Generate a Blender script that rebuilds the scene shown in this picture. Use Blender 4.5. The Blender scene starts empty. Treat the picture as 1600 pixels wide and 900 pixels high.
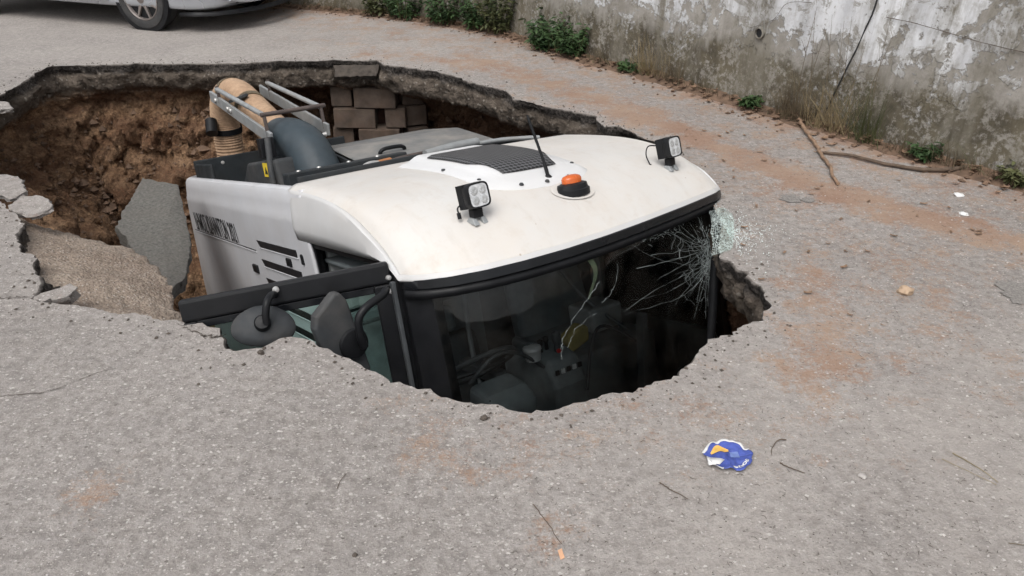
import bpy, bmesh, math, random
from mathutils import Vector, Matrix, noise, geometry
random.seed(7)
rnd = random.random
def U(a, b): return a + (b - a) * random.random()

sc = bpy.context.scene
col = sc.collection

# ------------------------------------------------------------------ camera
cd = bpy.data.cameras.new("camera"); cam = bpy.data.objects.new("camera", cd); col.objects.link(cam)
cam.location = (0, 0, 1.6)
cam.rotation_euler = (math.radians(90 - 29.6), 0, 0)
cd.sensor_width = 36; cd.lens = 27; cd.clip_start = 0.05; cd.clip_end = 2000
sc.camera = cam
sc.render.resolution_x, sc.render.resolution_y = 1024, 576

# ------------------------------------------------------------------ sky, sun, exposure (overcast)
SUN_EL, SUN_AZ = math.radians(60), math.radians(-158)      # azimuth measured from +Y towards +X
w = bpy.data.worlds.new("World"); sc.world = w; w.use_nodes = True
nt = w.node_tree; nt.nodes.clear()
sky = nt.nodes.new("ShaderNodeTexSky"); sky.sky_type = 'NISHITA'; sky.sun_disc = False
sky.sun_elevation = SUN_EL; sky.sun_rotation = SUN_AZ
sky.air_density = 1.0; sky.dust_density = 4.0; sky.ozone_density = 1.0
hs = nt.nodes.new("ShaderNodeHueSaturation"); hs.inputs['Saturation'].default_value = 0.22
bg = nt.nodes.new("ShaderNodeBackground"); bg.inputs[1].default_value = 0.15
wo = nt.nodes.new("ShaderNodeOutputWorld")
nt.links.new(sky.outputs[0], hs.inputs['Color']); nt.links.new(hs.outputs[0], bg.inputs[0]); nt.links.new(bg.outputs[0], wo.inputs[0])
sd = bpy.data.lights.new("sun", 'SUN'); sd.energy = 1.1; sd.angle = math.radians(42); sd.color = (1.0, 0.965, 0.92)
so = bpy.data.objects.new("sun", sd); col.objects.link(so)
sdir = Vector((math.sin(SUN_AZ) * math.cos(SUN_EL), math.cos(SUN_AZ) * math.cos(SUN_EL), math.sin(SUN_EL)))
so.rotation_euler = sdir.to_track_quat('Z', 'Y').to_euler(); so.location = (0, 0, 20)
vs = sc.view_settings
vs.view_transform = 'Standard'; vs.look = 'None'; vs.gamma = 1.0; vs.use_curve_mapping = False
vs.exposure = 0.32
sc.cycles.max_bounces = 6; sc.cycles.diffuse_bounces = 3; sc.cycles.use_adaptive_sampling = True; sc.cycles.adaptive_threshold = .03; sc.cycles.transparent_max_bounces = 16

# ------------------------------------------------------------------ object helpers
def tag(o, label=None, cat=None, group=None, kind=None):
    if label: o["label"] = label
    if cat: o["category"] = cat
    if group: o["group"] = group
    if kind: o["kind"] = kind
    return o
def empty(name, loc=(0, 0, 0), rz=0):
    o = bpy.data.objects.new(name, None); col.objects.link(o)
    o.location = loc; o.rotation_euler = (0, 0, rz); o.empty_display_size = 0.1
    return o
def link(name, me, mat=None, parent=None):
    o = bpy.data.objects.new(name, me); col.objects.link(o)
    if mat is not None and not me.materials: me.materials.append(mat)
    if parent is not None: o.parent = parent
    return o

class MB:
    def __init__(s): s.v = []; s.f = []
    def add(s, vs, fs):
        n = len(s.v); s.v += [tuple(p) for p in vs]; s.f += [tuple(i + n for i in f) for f in fs]; return s
    def box(s, a, b, m=None):
        x0, y0, z0 = a; x1, y1, z1 = b
        p = [(x0,y0,z0),(x1,y0,z0),(x1,y1,z0),(x0,y1,z0),(x0,y0,z1),(x1,y0,z1),(x1,y1,z1),(x0,y1,z1)]
        if m is not None: p = [tuple(m @ Vector(q)) for q in p]
        return s.add(p, [(3,2,1,0),(4,5,6,7),(0,1,5,4),(1,2,6,5),(2,3,7,6),(3,0,4,7)])
    def hexa(s, p):   # bottom 4, top 4
        return s.add(p, [(3,2,1,0),(4,5,6,7),(0,1,5,4),(1,2,6,5),(2,3,7,6),(3,0,4,7)])
    def bar(s, a, b, w, h, up=(0, 0, 1)):
        a = Vector(a); b = Vector(b); d = (b - a).normalized()
        sx = d.cross(Vector(up)).normalized() * (w / 2); sz = sx.cross(d).normalized() * (h / 2)
        return s.hexa([a-sx-sz, a+sx-sz, b+sx-sz, b-sx-sz, a-sx+sz, a+sx+sz, b+sx+sz, b-sx+sz])
    def tube(s, pts, r, n=10, cap=True):
        pts = [Vector(p) for p in pts]; R = r if isinstance(r, (list, tuple)) else [r] * len(pts)
        prev = None; rings = []
        for i, p in enumerate(pts):
            t = (pts[min(i+1, len(pts)-1)] - pts[max(i-1, 0)]).normalized()
            if prev is None:
                u = t.orthogonal().normalized()
            else:
                u = (prev - t * prev.dot(t)).normalized()
            prev = u; v = t.cross(u)
            rings.append([p + (u * math.cos(2*math.pi*k/n) + v * math.sin(2*math.pi*k/n)) * R[i] for k in range(n)])
        vs_ = [q for rg in rings for q in rg]; fs = []
        for i in range(len(pts) - 1):
            for k in range(n):
                k2 = (k + 1) % n
                fs.append((i*n+k, i*n+k2, (i+1)*n+k2, (i+1)*n+k))
        if cap:
            fs.append(tuple(range(n-1, -1, -1))); fs.append(tuple((len(pts)-1)*n + k for k in range(n)))
        return s.add(vs_, fs)
    def grid(s, rows, closed=False):
        n = len(rows[0]); vs_ = [p for r in rows for p in r]; fs = []
        for i in range(len(rows) - 1):
            for k in range(n if closed else n - 1):
                k2 = (k + 1) % n
                fs.append((i*n+k, i*n+k2, (i+1)*n+k2, (i+1)*n+k))
        return s.add(vs_, fs)
    def lathe(s, prof, n=24, m=None):   # profile (r, z)
        rows = []
        for r, z in prof:
            rg = [Vector((r*math.cos(2*math.pi*k/n), r*math.sin(2*math.pi*k/n), z)) for k in range(n)]
            rows.append([m @ p for p in rg] if m is not None else rg)
        return s.grid(rows, True)
    def prism(s, poly, d):   # polygon extruded by the vector d
        n = len(poly); d = Vector(d); a = [Vector(p) for p in poly]; b = [p + d for p in a]
        return s.add(a + b, [tuple(range(n-1,-1,-1)), tuple(range(n, 2*n))] + [(i, (i+1)%n, n+(i+1)%n, n+i) for i in range(n)])
    def mesh(s, name, smooth=None):
        me = bpy.data.meshes.new(name); me.from_pydata(s.v, [], s.f); me.validate()
        bm = bmesh.new(); bm.from_mesh(me); bmesh.ops.recalc_face_normals(bm, faces=bm.faces); bm.to_mesh(me); bm.free()
        if smooth is not None:
            me.shade_smooth(); me.set_sharp_from_angle(angle=math.radians(smooth))
        return me
    def build(s, name, mat, parent=None, smooth=None, bevel=0, seg=2, solid=0):
        o = link(name, s.mesh(name, smooth), mat, parent)
        if solid:
            m = o.modifiers.new("solid", 'SOLIDIFY'); m.thickness = solid; m.offset = 0
        if bevel:
            m = o.modifiers.new("bevel", 'BEVEL'); m.width = bevel; m.segments = seg; m.limit_method = 'ANGLE'
            m.angle_limit = math.radians(40)
        return o

def spline(pts, n):
    P = [Vector(p) for p in pts]; out = []
    for i in range(len(P) - 1):
        a, b, c, d = P[max(i-1,0)], P[i], P[i+1], P[min(i+2, len(P)-1)]
        for k in range(n):
            t = k / n
            out.append(0.5*((2*b) + (c-a)*t + (2*a-5*b+4*c-d)*t*t + (3*b-a-3*c+d)*t*t*t))
    out.append(P[-1]); return out
def fbm(p, s=1.0, o=4):
    return noise.fractal(Vector(p) * s, 1.0, 2.0, o)
def lerp_table(t, x):
    if x <= t[0][0]: return t[0][1]
    for (a, fa), (b, fb) in zip(t, t[1:]):
        if x <= b: return fa + (fb - fa) * (x - a) / (b - a)
    return t[-1][1]
def sstep(a, b, x):
    t = min(1, max(0, (x - a) / (b - a))); return t*t*(3-2*t)

# ------------------------------------------------------------------ materials
class NT:
    def __init__(s, name):
        s.m = bpy.data.materials.new(name); s.m.use_nodes = True
        s.t = s.m.node_tree; s.t.nodes.clear()
        s.out = s.N("ShaderNodeOutputMaterial")
        g = s.N("ShaderNodeNewGeometry"); s.pos = g.outputs['Position']
    def N(s, typ, **kw):
        n = s.t.nodes.new(typ)
        for k, v in kw.items(): setattr(n, k, v)
        return n
    def L(s, a, b): s.t.links.new(a, b)
    def put(s, sock, v):
        if hasattr(v, 'is_linked'): s.L(v, sock)
        elif isinstance(v, (tuple, list)) and len(v) == 3 and sock.type == 'RGBA': sock.default_value = (*v, 1)
        else: sock.default_value = v
    def obj(s): return s.N("ShaderNodeTexCoord").outputs['Object']
    def scale(s, vec, sc_):
        n = s.N("ShaderNodeMapping"); s.put(n.inputs['Vector'], vec); n.inputs['Scale'].default_value = sc_; return n.outputs[0]
    def noise(s, scale, detail=4, rough=.55, vec=None, dist=0):
        n = s.N("ShaderNodeTexNoise"); s.put(n.inputs['Vector'], vec or s.pos)
        n.inputs['Scale'].default_value = scale; n.inputs['Detail'].default_value = detail
        n.inputs['Roughness'].default_value = rough; n.inputs['Distortion'].default_value = dist
        return n.outputs['Fac']
    def voro(s, scale, feature='F1', vec=None, rand=1.0):
        n = s.N("ShaderNodeTexVoronoi", feature=feature); s.put(n.inputs['Vector'], vec or s.pos)
        n.inputs['Scale'].default_value = scale; n.inputs['Randomness'].default_value = rand
        return n
    def ramp(s, fac, a, b, lo=0., hi=1.):
        n = s.N("ShaderNodeMapRange"); n.clamp = True; s.put(n.inputs[0], fac)
        for i, v in zip((1, 2, 3, 4), (a, b, lo, hi)): s.put(n.inputs[i], v)
        return n.outputs[0]
    def math(s, op, a, b=0.):
        n = s.N("ShaderNodeMath", operation=op); s.put(n.inputs[0], a); s.put(n.inputs[1], b); return n.outputs[0]
    def mix(s, f, a, b, mode='MIX'):
        n = s.N("ShaderNodeMix", data_type='RGBA', blend_type=mode); s.put(n.inputs['Factor'], f)
        s.put(n.inputs[6], a); s.put(n.inputs[7], b); return n.outputs[2]
    def bump(s, h, strength=.5, dist=.01, normal=None):
        n = s.N("ShaderNodeBump"); s.put(n.inputs['Height'], h); n.inputs['Strength'].default_value = strength
        n.inputs['Distance'].default_value = dist
        if normal is not None: s.L(normal, n.inputs['Normal'])
        return n.outputs[0]
    def sepz(s, i=2):
        n = s.N("ShaderNodeSeparateXYZ"); s.L(s.pos, n.inputs[0]); return n.outputs[i]
    def attr(s, name):
        n = s.N("ShaderNodeAttribute"); n.attribute_name = name
        q = s.N("ShaderNodeSeparateColor"); s.L(n.outputs['Color'], q.inputs[0]); return q.outputs
    def pbr(s, color, rough=.6, metal=0., normal=None, spec=None, **kw):
        b = s.N("ShaderNodeBsdfPrincipled"); s.put(b.inputs['Base Color'], color); s.put(b.inputs['Roughness'], rough)
        s.put(b.inputs['Metallic'], metal)
        if spec is not None: s.put(b.inputs['Specular IOR Level'], spec)
        if normal is not None: s.L(normal, b.inputs['Normal'])
        for k, v in kw.items(): s.put(b.inputs[k.replace('_', ' ')], v)
        s.L(b.outputs[0], s.out.inputs[0]); s.b = b; return s.m

def plain(name, c, rough=.5, metal=0., var=.12, scale=14., bump=0., dust=None, dust_amt=.0, spec=None):
    t = NT(name); n = t.noise(scale, 5)
    c2 = tuple(x * (1 - var) for x in c); c1 = tuple(min(1, x * (1 + var)) for x in c)
    k = t.mix(t.ramp(n, .3, .7), c2, c1)
    if dust:
        k = t.mix(t.ramp(t.noise(5, 6, .65), .42, .72, 0, dust_amt), k, dust)
    nm = t.bump(t.noise(scale * 12, 3), bump, .002) if bump else None
    return t.pbr(k, t.ramp(t.noise(scale * .7, 4), .3, .7, max(.03, rough - .1), min(1, rough + .1)), metal, nm, spec)

def m_asphalt(use_attr=True, chips_default=.5):
    t = NT("asphalt")
    if use_attr:
        a = t.attr("zone"); dirt, chips, dust = a[0], a[1], a[2]
    else:
        dirt, chips, dust = .05, chips_default, .3
    warp = t.pos
    big = t.noise(.9, 4, .6); mid = t.noise(5, 3, .6); fine = t.noise(230, 1, .6); fine2 = t.noise(70, 2, .65)
    binder = t.mix(t.ramp(t.noise(.55, 3, .5), .38, .62), t.mix(t.ramp(big, .35, .65), (.288, .264, .243), (.342, .315, .291)), t.mix(t.ramp(big, .35, .65), (.345, .318, .296), (.418, .387, .360)))
    binder = t.mix(t.ramp(mid, .35, .7, 0, .45), binder, (.355, .328, .308))
    binder = t.mix(t.ramp(fine, .3, .7), t.mix(.5, binder, (.17, .153, .143)), binder)
    binder = t.mix(t.ramp(fine2, .42, .25, 0, .6), binder, (.15, .135, .122))
    grit = t.noise(26, 5, .78); coarse = t.noise(11, 5, .75, vec=t.scale(t.pos, (1, .6, 1)))
    binder = t.mix(t.ramp(grit, .40, .53, .6, 0), binder, (.155, .138, .127)); binder = t.mix(t.ramp(grit, .54, .7, 0, .45), binder, (.43, .405, .38))
    binder = t.mix(t.ramp(coarse, .36, .54, .38, 0), binder, (.19, .176, .168))
    pale = t.math('MULTIPLY', dust, t.ramp(t.noise(2.4, 4, .65), .3, .62))
    binder = t.mix(t.math('MULTIPLY', pale, .42), binder, (.40, .366, .335))
    # aggregate in the binder
    wob = t.N('ShaderNodeTexNoise'); t.L(t.pos, wob.inputs['Vector']); wob.inputs['Scale'].default_value = 120; wob.inputs['Detail'].default_value = 2
    wv = t.N('ShaderNodeVectorMath', operation='MULTIPLY_ADD'); t.L(wob.outputs['Color'], wv.inputs[0]); wv.inputs[1].default_value = (.016, .010, .0); t.L(t.pos, wv.inputs[2])
    wv = wv.outputs[0]
    v1 = t.voro(66, vec=t.scale(wv, (.8, 1.15, 1)))
    rnd1 = t.N("ShaderNodeSeparateColor"); t.L(v1.outputs['Color'], rnd1.inputs[0])
    size1 = t.ramp(rnd1.outputs[0], 0, 1, .12, .36)
    edge1 = t.math('ADD', v1.outputs['Distance'], t.ramp(t.noise(160, 2), 0, 1, -.1, .1))
    s1 = t.math('LESS_THAN', edge1, size1)
    s1 = t.math('MULTIPLY', s1, t.math('LESS_THAN', rnd1.outputs[1], t.ramp(chips, 0, 1, .10, .62)))
    v2 = t.voro(140, vec=t.scale(wv, (.8, 1.1, 1)))
    rnd2 = t.N("ShaderNodeSeparateColor"); t.L(v2.outputs['Color'], rnd2.inputs[0])
    s2 = t.math('MULTIPLY', t.math('LESS_THAN', v2.outputs['Distance'], .34), t.math('LESS_THAN', rnd2.outputs[1], t.ramp(chips, 0, 1, .2, .5)))
    stone = t.mix(rnd1.outputs[2], (.33, .305, .29), (.52, .49, .46))
    stone2 = t.mix(rnd2.outputs[2], (.24, .22, .205), (.46, .43, .40))
    k = t.mix(t.math('MULTIPLY', s2, .75), binder, stone2)
    k = t.mix(t.math('MULTIPLY', s1, .8), k, stone)
    # small dark crumbs
    v3 = t.voro(38, vec=t.scale(t.pos, (1, 1.3, 1)))
    r3 = t.N("ShaderNodeSeparateColor"); t.L(v3.outputs['Color'], r3.inputs[0])
    s3 = t.math('MULTIPLY', t.math('LESS_THAN', v3.outputs['Distance'], t.ramp(r3.outputs[0], 0, 1, .05, .2)), t.math('LESS_THAN', r3.outputs[1], .3))
    k = t.mix(t.math('MULTIPLY', s3, .6), k, (.07, .058, .048))
    # red-brown soil trodden into the surface
    dd = t.math('ADD', dirt, t.ramp(t.noise(5.5, 6, .8), .32, .68, -.55, .55))
    dd = t.math('ADD', dd, t.ramp(t.noise(75, 2, .75), .3, .7, -.28, .28))
    dn = t.math('MULTIPLY', t.ramp(dd, .30, .80, 0, .78), t.ramp(dirt, 0, .10))
    soil = t.mix(t.ramp(t.noise(3, 5), .35, .65), (.262, .150, .096), (.33, .225, .156))
    k = t.mix(dn, k, soil)
    h = t.math('MULTIPLY', s1, .6)
    h = t.math('ADD', h, t.math('MULTIPLY', fine2, .9)); h = t.math('ADD', h, t.math('MULTIPLY', grit, 2.4))
    return t.pbr(k, .88, 0, t.bump(h, .75, .006), spec=.25)

def m_soil():
    t = NT("pit_soil"); z = t.sepz()
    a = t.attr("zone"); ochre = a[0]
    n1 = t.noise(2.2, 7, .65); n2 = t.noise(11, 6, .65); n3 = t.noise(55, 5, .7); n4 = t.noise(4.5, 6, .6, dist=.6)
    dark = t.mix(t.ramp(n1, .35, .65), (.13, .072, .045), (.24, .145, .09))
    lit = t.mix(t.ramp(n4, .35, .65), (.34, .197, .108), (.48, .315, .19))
    soil = t.mix(t.math('MULTIPLY', ochre, t.ramp(n1, .25, .6)), dark, lit)  # lit look of the left walls put into a brighter ochre
    strat = t.noise(3.0, 6, .65, vec=t.scale(t.pos, (.35, .35, 3.2))); soil = t.mix(t.ramp(strat, .44, .56, .65, 0), soil, (.125, .058, .034))
    soil = t.mix(t.ramp(n2, .47, .7, 0, .45), soil, (.40, .27, .17))
    soil = t.mix(t.ramp(t.noise(24, 8, .75), .40, .56, .75, 0), soil, (.095, .056, .036))
    soil = t.mix(t.ramp(n3, .35, .6, .55, 0), soil, (.085, .052, .034))
    # base course under the asphalt: grey-brown crushed stone
    v = t.voro(34); rc = t.N("ShaderNodeSeparateColor"); t.L(v.outputs['Color'], rc.inputs[0])
    base = t.mix(t.ramp(n2, .35, .65), (.085, .069, .056), (.185, .153, .124))
    base = t.mix(t.math('MULTIPLY', t.math('LESS_THAN', v.outputs['Distance'], .36), t.math('LESS_THAN', rc.outputs[1], .22)), base, (.25, .222, .19))
    zz = t.math('ADD', z, t.ramp(n2, 0, 1, -.06, .06))
    k = t.mix(t.ramp(zz, -.30, -.22), soil, base)
    bit = t.mix(t.ramp(n3, .4, .65), (.030, .027, .025), (.12, .105, .094))
    k = t.mix(t.ramp(zz, -.095, -.055), k, bit)
    k = t.mix(t.ramp(z, -.012, -.003), k, (.24, .215, .195))
    h = t.math('ADD', n2, t.math('MULTIPLY', n3, .7)); h = t.math('ADD', h, t.math('MULTIPLY', v.outputs['Distance'], -.5))
    return t.pbr(k, .95, 0, t.bump(h, 1.0, .03), spec=.15)

def m_subbase():
    t = NT("crushed_base"); n1 = t.noise(3, 6, .6); n2 = t.noise(45, 5, .7); v = t.voro(75)
    rc = t.N("ShaderNodeSeparateColor"); t.L(v.outputs['Color'], rc.inputs[0])
    k = t.mix(t.ramp(n1, .35, .65), (.285, .225, .18), (.36, .30, .245))
    k = t.mix(t.ramp(n2, .35, .6, .6, 0), k, (.11, .085, .066))
    k = t.mix(t.math('MULTIPLY', t.math('LESS_THAN', v.outputs['Distance'], .33), t.math('LESS_THAN', rc.outputs[1], .35)), k, (.40, .36, .32))
    return t.pbr(k, .95, 0, t.bump(t.math('ADD', n2, t.math('MULTIPLY', v.outputs['Distance'], -.6)), .9, .012), spec=.15)

def m_wall():
    t = NT("peeling_wall"); z = t.sepz()
    st = t.scale(t.pos, (1, 1, .28))
    n1 = t.noise(1.1, 8, .68, dist=.4); n2 = t.noise(3.2, 8, .7, dist=.5); n3 = t.noise(14, 6, .7); nst = t.noise(7, 6, .65, vec=st)
    conc = t.mix(t.ramp(n2, .35, .65), (.26, .243, .22), (.44, .42, .385))
    conc = t.mix(t.ramp(n3, .35, .6, .4, 0), conc, (.16, .148, .128))
    peel = t.math('ADD', t.math('MULTIPLY', n1, .42), t.math('MULTIPLY', n2, .48)); peel = t.math('ADD', peel, t.math('MULTIPLY', n3, .20))
    hgt = t.ramp(z, .08, .75, -.09, .035)
    edge = t.ramp(t.math('ADD', peel, hgt), .535, .550)
    paint = t.mix(t.ramp(nst, .35, .65), (.48, .488, .505), (.66, .67, .685))
    paint = t.mix(t.ramp(n3, .52, .7, 0, .6), paint, (.30, .285, .26))
    k = t.mix(edge, conc, paint)
    # moss and damp rising from the ground, with drips
    damp = t.math('ADD', t.ramp(z, .0, .70, .62, 0), t.math('ADD', t.math('MULTIPLY', nst, .40), t.math('MULTIPLY', n2, .22)))
    dk = t.ramp(damp, .53, .63, 0, .95)
    moss = t.mix(t.ramp(n2, .4, .6), (.062, .053, .037), (.135, .116, .078))
    n5 = t.noise(30, 7, .75); n6 = t.noise(5.5, 8, .78, dist=.6)
    k = t.mix(t.math('MULTIPLY', t.ramp(n6, .535, .555), t.ramp(z, .1, 1.2, .8, .6)), k, t.mix(t.ramp(n5, .4, .6), (.17, .155, .13), (.30, .285, .255)))
    k = t.mix(t.math('MULTIPLY', dk, t.ramp(t.math('ADD', t.math('MULTIPLY', n5, .5), t.math('MULTIPLY', n6, .5)), .49, .56, 1, .22)), k, moss)
    strk = t.math('MULTIPLY', t.ramp(t.noise(2.6, 7, .7, vec=t.scale(t.pos, (1, 1, .14)), dist=.3), .48, .60), t.ramp(n3, .3, .6, .4, .95))
    k = t.mix(strk, k, (.17, .155, .125))
    h = t.math('ADD', t.math('MULTIPLY', edge, .7), t.math('MULTIPLY', n3, .8))
    return t.pbr(k, .92, 0, t.bump(h, .7, .012), spec=.2)

def m_paint(name, c, dusty, amt, rough=.35, specks=True):
    t = NT(name); o = t.obj()
    k = t.mix(t.ramp(t.noise(2.2, 5, .6, vec=o), .3, .7), c, tuple(x * .93 for x in c))
    k = t.mix(t.ramp(t.noise(3.5, 7, .7, vec=o), .35, .75, 0, amt), k, dusty)
    if specks:
        k = t.mix(t.ramp(t.noise(11, 8, .75, vec=o), .52, .72, 0, .30), k, (.46, .375, .29)); k = t.mix(t.ramp(t.noise(5, 7, .7, vec=t.scale(o, (3.0, .5, 1))), .55, .75, 0, .28), k, (.42, .36, .30))
        v = t.voro(17, vec=t.scale(o, (1, 1, .2))); r = t.N("ShaderNodeSeparateColor"); t.L(v.outputs['Color'], r.inputs[0])
        s = t.math('MULTIPLY', t.math('LESS_THAN', v.outputs['Distance'], t.ramp(r.outputs[0], 0, 1, .02, .075)), t.math('LESS_THAN', r.outputs[1], .55))
        k = t.mix(t.math('MULTIPLY', s, .6), k, (.28, .2, .13))
    ro = t.ramp(t.noise(6, 6, .65, vec=o), .3, .7, rough, min(1, rough + .25))
    return t.pbr(k, ro, 0, t.bump(t.noise(60, 3, vec=o), .04, .002))

def m_glass(name, tint, rough=.02, dirt=.05):
    t = NT(name)
    tr = t.N("ShaderNodeBsdfTransparent"); tr.inputs[0].default_value = (*tint, 1)
    gl = t.N("ShaderNodeBsdfGlossy"); gl.inputs['Roughness'].default_value = rough; gl.inputs[0].default_value = (1, 1, 1, 1)
    fr = t.N("ShaderNodeFresnel"); fr.inputs[0].default_value = 1.45
    mx = t.N("ShaderNodeMixShader"); t.L(fr.outputs[0], mx.inputs[0]); t.L(tr.outputs[0], mx.inputs[1]); t.L(gl.outputs[0], mx.inputs[2])
    df = t.N("ShaderNodeBsdfDiffuse"); df.inputs[0].default_value = (.35, .32, .28, 1)
    m2 = t.N("ShaderNodeMixShader"); t.L(t.ramp(t.noise(6, 6, .7), .4, .75, 0, dirt), m2.inputs[0])
    t.L(mx.outputs[0], m2.inputs[1]); t.L(df.outputs[0], m2.inputs[2]); t.L(m2.outputs[0], t.out.inputs[0])
    return t.m

def m_crazed():
    t = NT("crazed_glass"); o = t.obj()
    v = t.voro(75, 'DISTANCE_TO_EDGE', vec=o)
    e = t.ramp(v.outputs['Distance'], .02, .09, 1, 0)
    tr = t.N("ShaderNodeBsdfTransparent"); tr.inputs[0].default_value = (.80, .88, .85, 1)
    df = t.N("ShaderNodeBsdfPrincipled"); df.inputs['Base Color'].default_value = (.70, .80, .77, 1); df.inputs['Roughness'].default_value = .25
    mx = t.N("ShaderNodeMixShader")
    f = t.math('ADD', t.math('MULTIPLY', e, .62), t.ramp(t.noise(9, 4, vec=o), .4, .7, .02, .3)); t.L(t.math('MINIMUM', f, .6), mx.inputs[0])
    t.L(tr.outputs[0], mx.inputs[1]); t.L(df.outputs[0], mx.inputs[2]); t.L(mx.outputs[0], t.out.inputs[0])
    return t.m

def m_canvas():
    t = NT("hose_canvas"); o = t.obj()
    k = t.mix(t.ramp(t.noise(5, 6, .65, vec=o), .3, .7), (.33, .205, .125), (.50, .345, .225))
    k = t.mix(t.ramp(t.noise(40, 4, vec=o), .35, .6, .35, 0), k, (.2, .13, .08))
    return t.pbr(k, .85, 0, t.bump(t.noise(90, 3, vec=o), .3, .004))

def m_leaf(name, a, b, trans=.25):
    t = NT(name); k = t.mix(t.ramp(t.noise(9, 3), .35, .65), a, b)
    m = t.pbr(k, .6, 0, spec=.3)
    return m

def m_mesh_grille():
    t = NT("grille_mesh"); o = t.scale(t.obj(), (1, 1, .0001))
    v = t.voro(46, rand=0.0, vec=o)
    hole = t.ramp(v.outputs['Distance'], .36, .44, 1, 0)
    k = t.mix(hole, (.10, .10, .105), (.006, .006, .006))
    return t.pbr(k, .5, 0, t.bump(hole, .6, .004))

M = dict(
    asphalt=m_asphalt(True), asphalt_plain=m_asphalt(False), soil=m_soil(), subbase=m_subbase(), wall=m_wall(),
    roof=m_paint("roof_paint", (.625, .61, .585), (.60, .53, .455), .5, .38),
    white=m_paint("panel_paint", (.57, .577, .60), (.46, .43, .40), .28, .30, False),
    black=plain("black_plastic", (.010, .0105, .012), .45, var=.2, dust=(.06, .055, .05), dust_amt=.07, spec=.22),
    gloss=plain("gloss_black", (.010, .011, .013), .2, var=.1, dust=(.05, .05, .045), dust_amt=.06, spec=.3),
    dgrey=plain("dark_grey_plastic", (.021, .025, .028), .6, var=.18, bump=.2, dust=(.10, .09, .08), dust_amt=.2, spec=.25),
    mgrey=plain("mid_grey_plastic", (.040, .043, .046), .65, var=.15, bump=.2, dust=(.15, .135, .12), dust_amt=.3, spec=.25),
    lid=plain("lid_grey", (.145, .147, .147), .6, var=.12, bump=.2, dust=(.32, .29, .25), dust_amt=.6),
    elbow=plain("elbow_rubber", (.036, .050, .060), .5, var=.12, bump=.1, dust=(.11, .11, .11), dust_amt=.2, spec=.35),
    steel=plain("galvanised", (.33, .345, .35), .45, .35, var=.15, dust=(.3, .25, .2), dust_amt=.3),
    rust=plain("dark_steel", (.085, .065, .058), .6, .2, var=.25),
    bolt=plain("bolt", (.55, .54, .52), .35, .6),
    canvas=m_canvas(),
    glass=m_glass("windscreen_glass", (.67, .70, .70), .015, .035),
    tint=m_glass("tinted_glass", (.76, .90, .87), .02, .05),
    crazed=m_crazed(),
    crack=plain("crack_white", (.46, .51, .51), .3, var=.1),
    interior=plain("interior_dark", (.055, .06, .064), .6, var=.25),
    interior2=plain("interior_grey", (.36, .38, .375), .6, var=.12),
    interior3=plain("interior_slate", (.155, .176, .182), .6, var=.15),
    lens=plain("lamp_lens", (.62, .63, .64), .12, var=.2, scale=60),
    amber=plain("amber", (.56, .115, .022), .25, var=.1), brass=plain("brass", (.36, .15, .055), .5),
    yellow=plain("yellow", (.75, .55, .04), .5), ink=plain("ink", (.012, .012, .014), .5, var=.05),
    redk=plain("red_knob", (.5, .03, .03), .4), khaki=plain("khaki_cloth", (.30, .25, .08), .8),
    silver_lid=plain("silver_cup", (.55, .56, .56), .3, .4), strap=plain("green_strap", (.35, .42, .26), .8),
    grille=m_mesh_grille(),
    block=plain("concrete_block", (.112, .084, .066), .95, var=.35, scale=9, bump=.8, dust=(.11, .065, .042), dust_amt=.6),
    clay=plain("clay_tile", (.075, .036, .026), .95, var=.35, scale=20, bump=.8),
    car=plain("silver_car_paint", (.47, .49, .52), .24, .55, var=.03, scale=1.5),
    tyre=plain("tyre", (.024, .024, .025), .8, var=.2, bump=.3, dust=(.11, .1, .09), dust_amt=.35),
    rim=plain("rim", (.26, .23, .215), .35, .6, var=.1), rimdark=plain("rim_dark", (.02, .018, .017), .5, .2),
    carglass=plain("car_glass", (.02, .023, .026), .06),
    leaf=m_leaf("weed_leaf", (.022, .046, .016), (.050, .090, .030)), leaf2=m_leaf("weed_leaf_olive", (.045, .056, .022), (.095, .10, .042)),
    straw=m_leaf("dry_straw", (.20, .155, .085), (.32, .255, .15)), straw2=m_leaf("dead_stalk", (.085, .065, .042), (.17, .135, .085)),
    litter=m_leaf("leaf_litter", (.11, .068, .042), (.27, .175, .115)),
    bark=plain("bark", (.24, .155, .10), .9, var=.3, scale=30, bump=.4), bark2=plain("bark_dark", (.10, .07, .05), .9, var=.3, scale=30, bump=.4),
    stone=plain("loose_stone", (.34, .315, .285), .9, var=.3, scale=20, bump=.4),
    chip=plain("aggregate_chip", (.42, .392, .37), .85, var=.3, scale=55),
    darkstone=plain("dark_crumb", (.085, .07, .058), .95, var=.4, scale=40),
    soilclod=plain("soil_clod", (.135, .086, .057), .95, var=.4, scale=15, bump=.8),
    rock=plain("ochre_rock", (.40, .29, .20), .95, var=.25, scale=25, bump=.7),
    paper_blue=plain("paper_blue", (.055, .085, .33), .5, var=.35, scale=35), paper_white=plain("paper_white", (.66, .66, .65), .7, var=.1),
    paper_yellow=plain("paper_yellow", (.72, .43, .10), .6, var=.2, scale=60), paper_light=plain("paper_light_blue", (.17, .24, .52), .5, var=.2),
    paper_orange=plain("paper_orange", (.62, .36, .22), .7, var=.15), oil=plain("oil", (.06, .055, .05), .5),
)

M['old_asphalt'] = plain('old_asphalt', (.122, .117, .106), .92, var=.38, scale=60, bump=1.0, dust=(.13, .115, .10), dust_amt=.5)
M['crust'] = plain('crust', (.062, .051, .042), .95, var=.4, scale=22, bump=.8)
M['cabside'] = m_paint('cab_side_paint', (.60, .60, .60), (.52, .48, .43), .3, .32, False)
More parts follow.
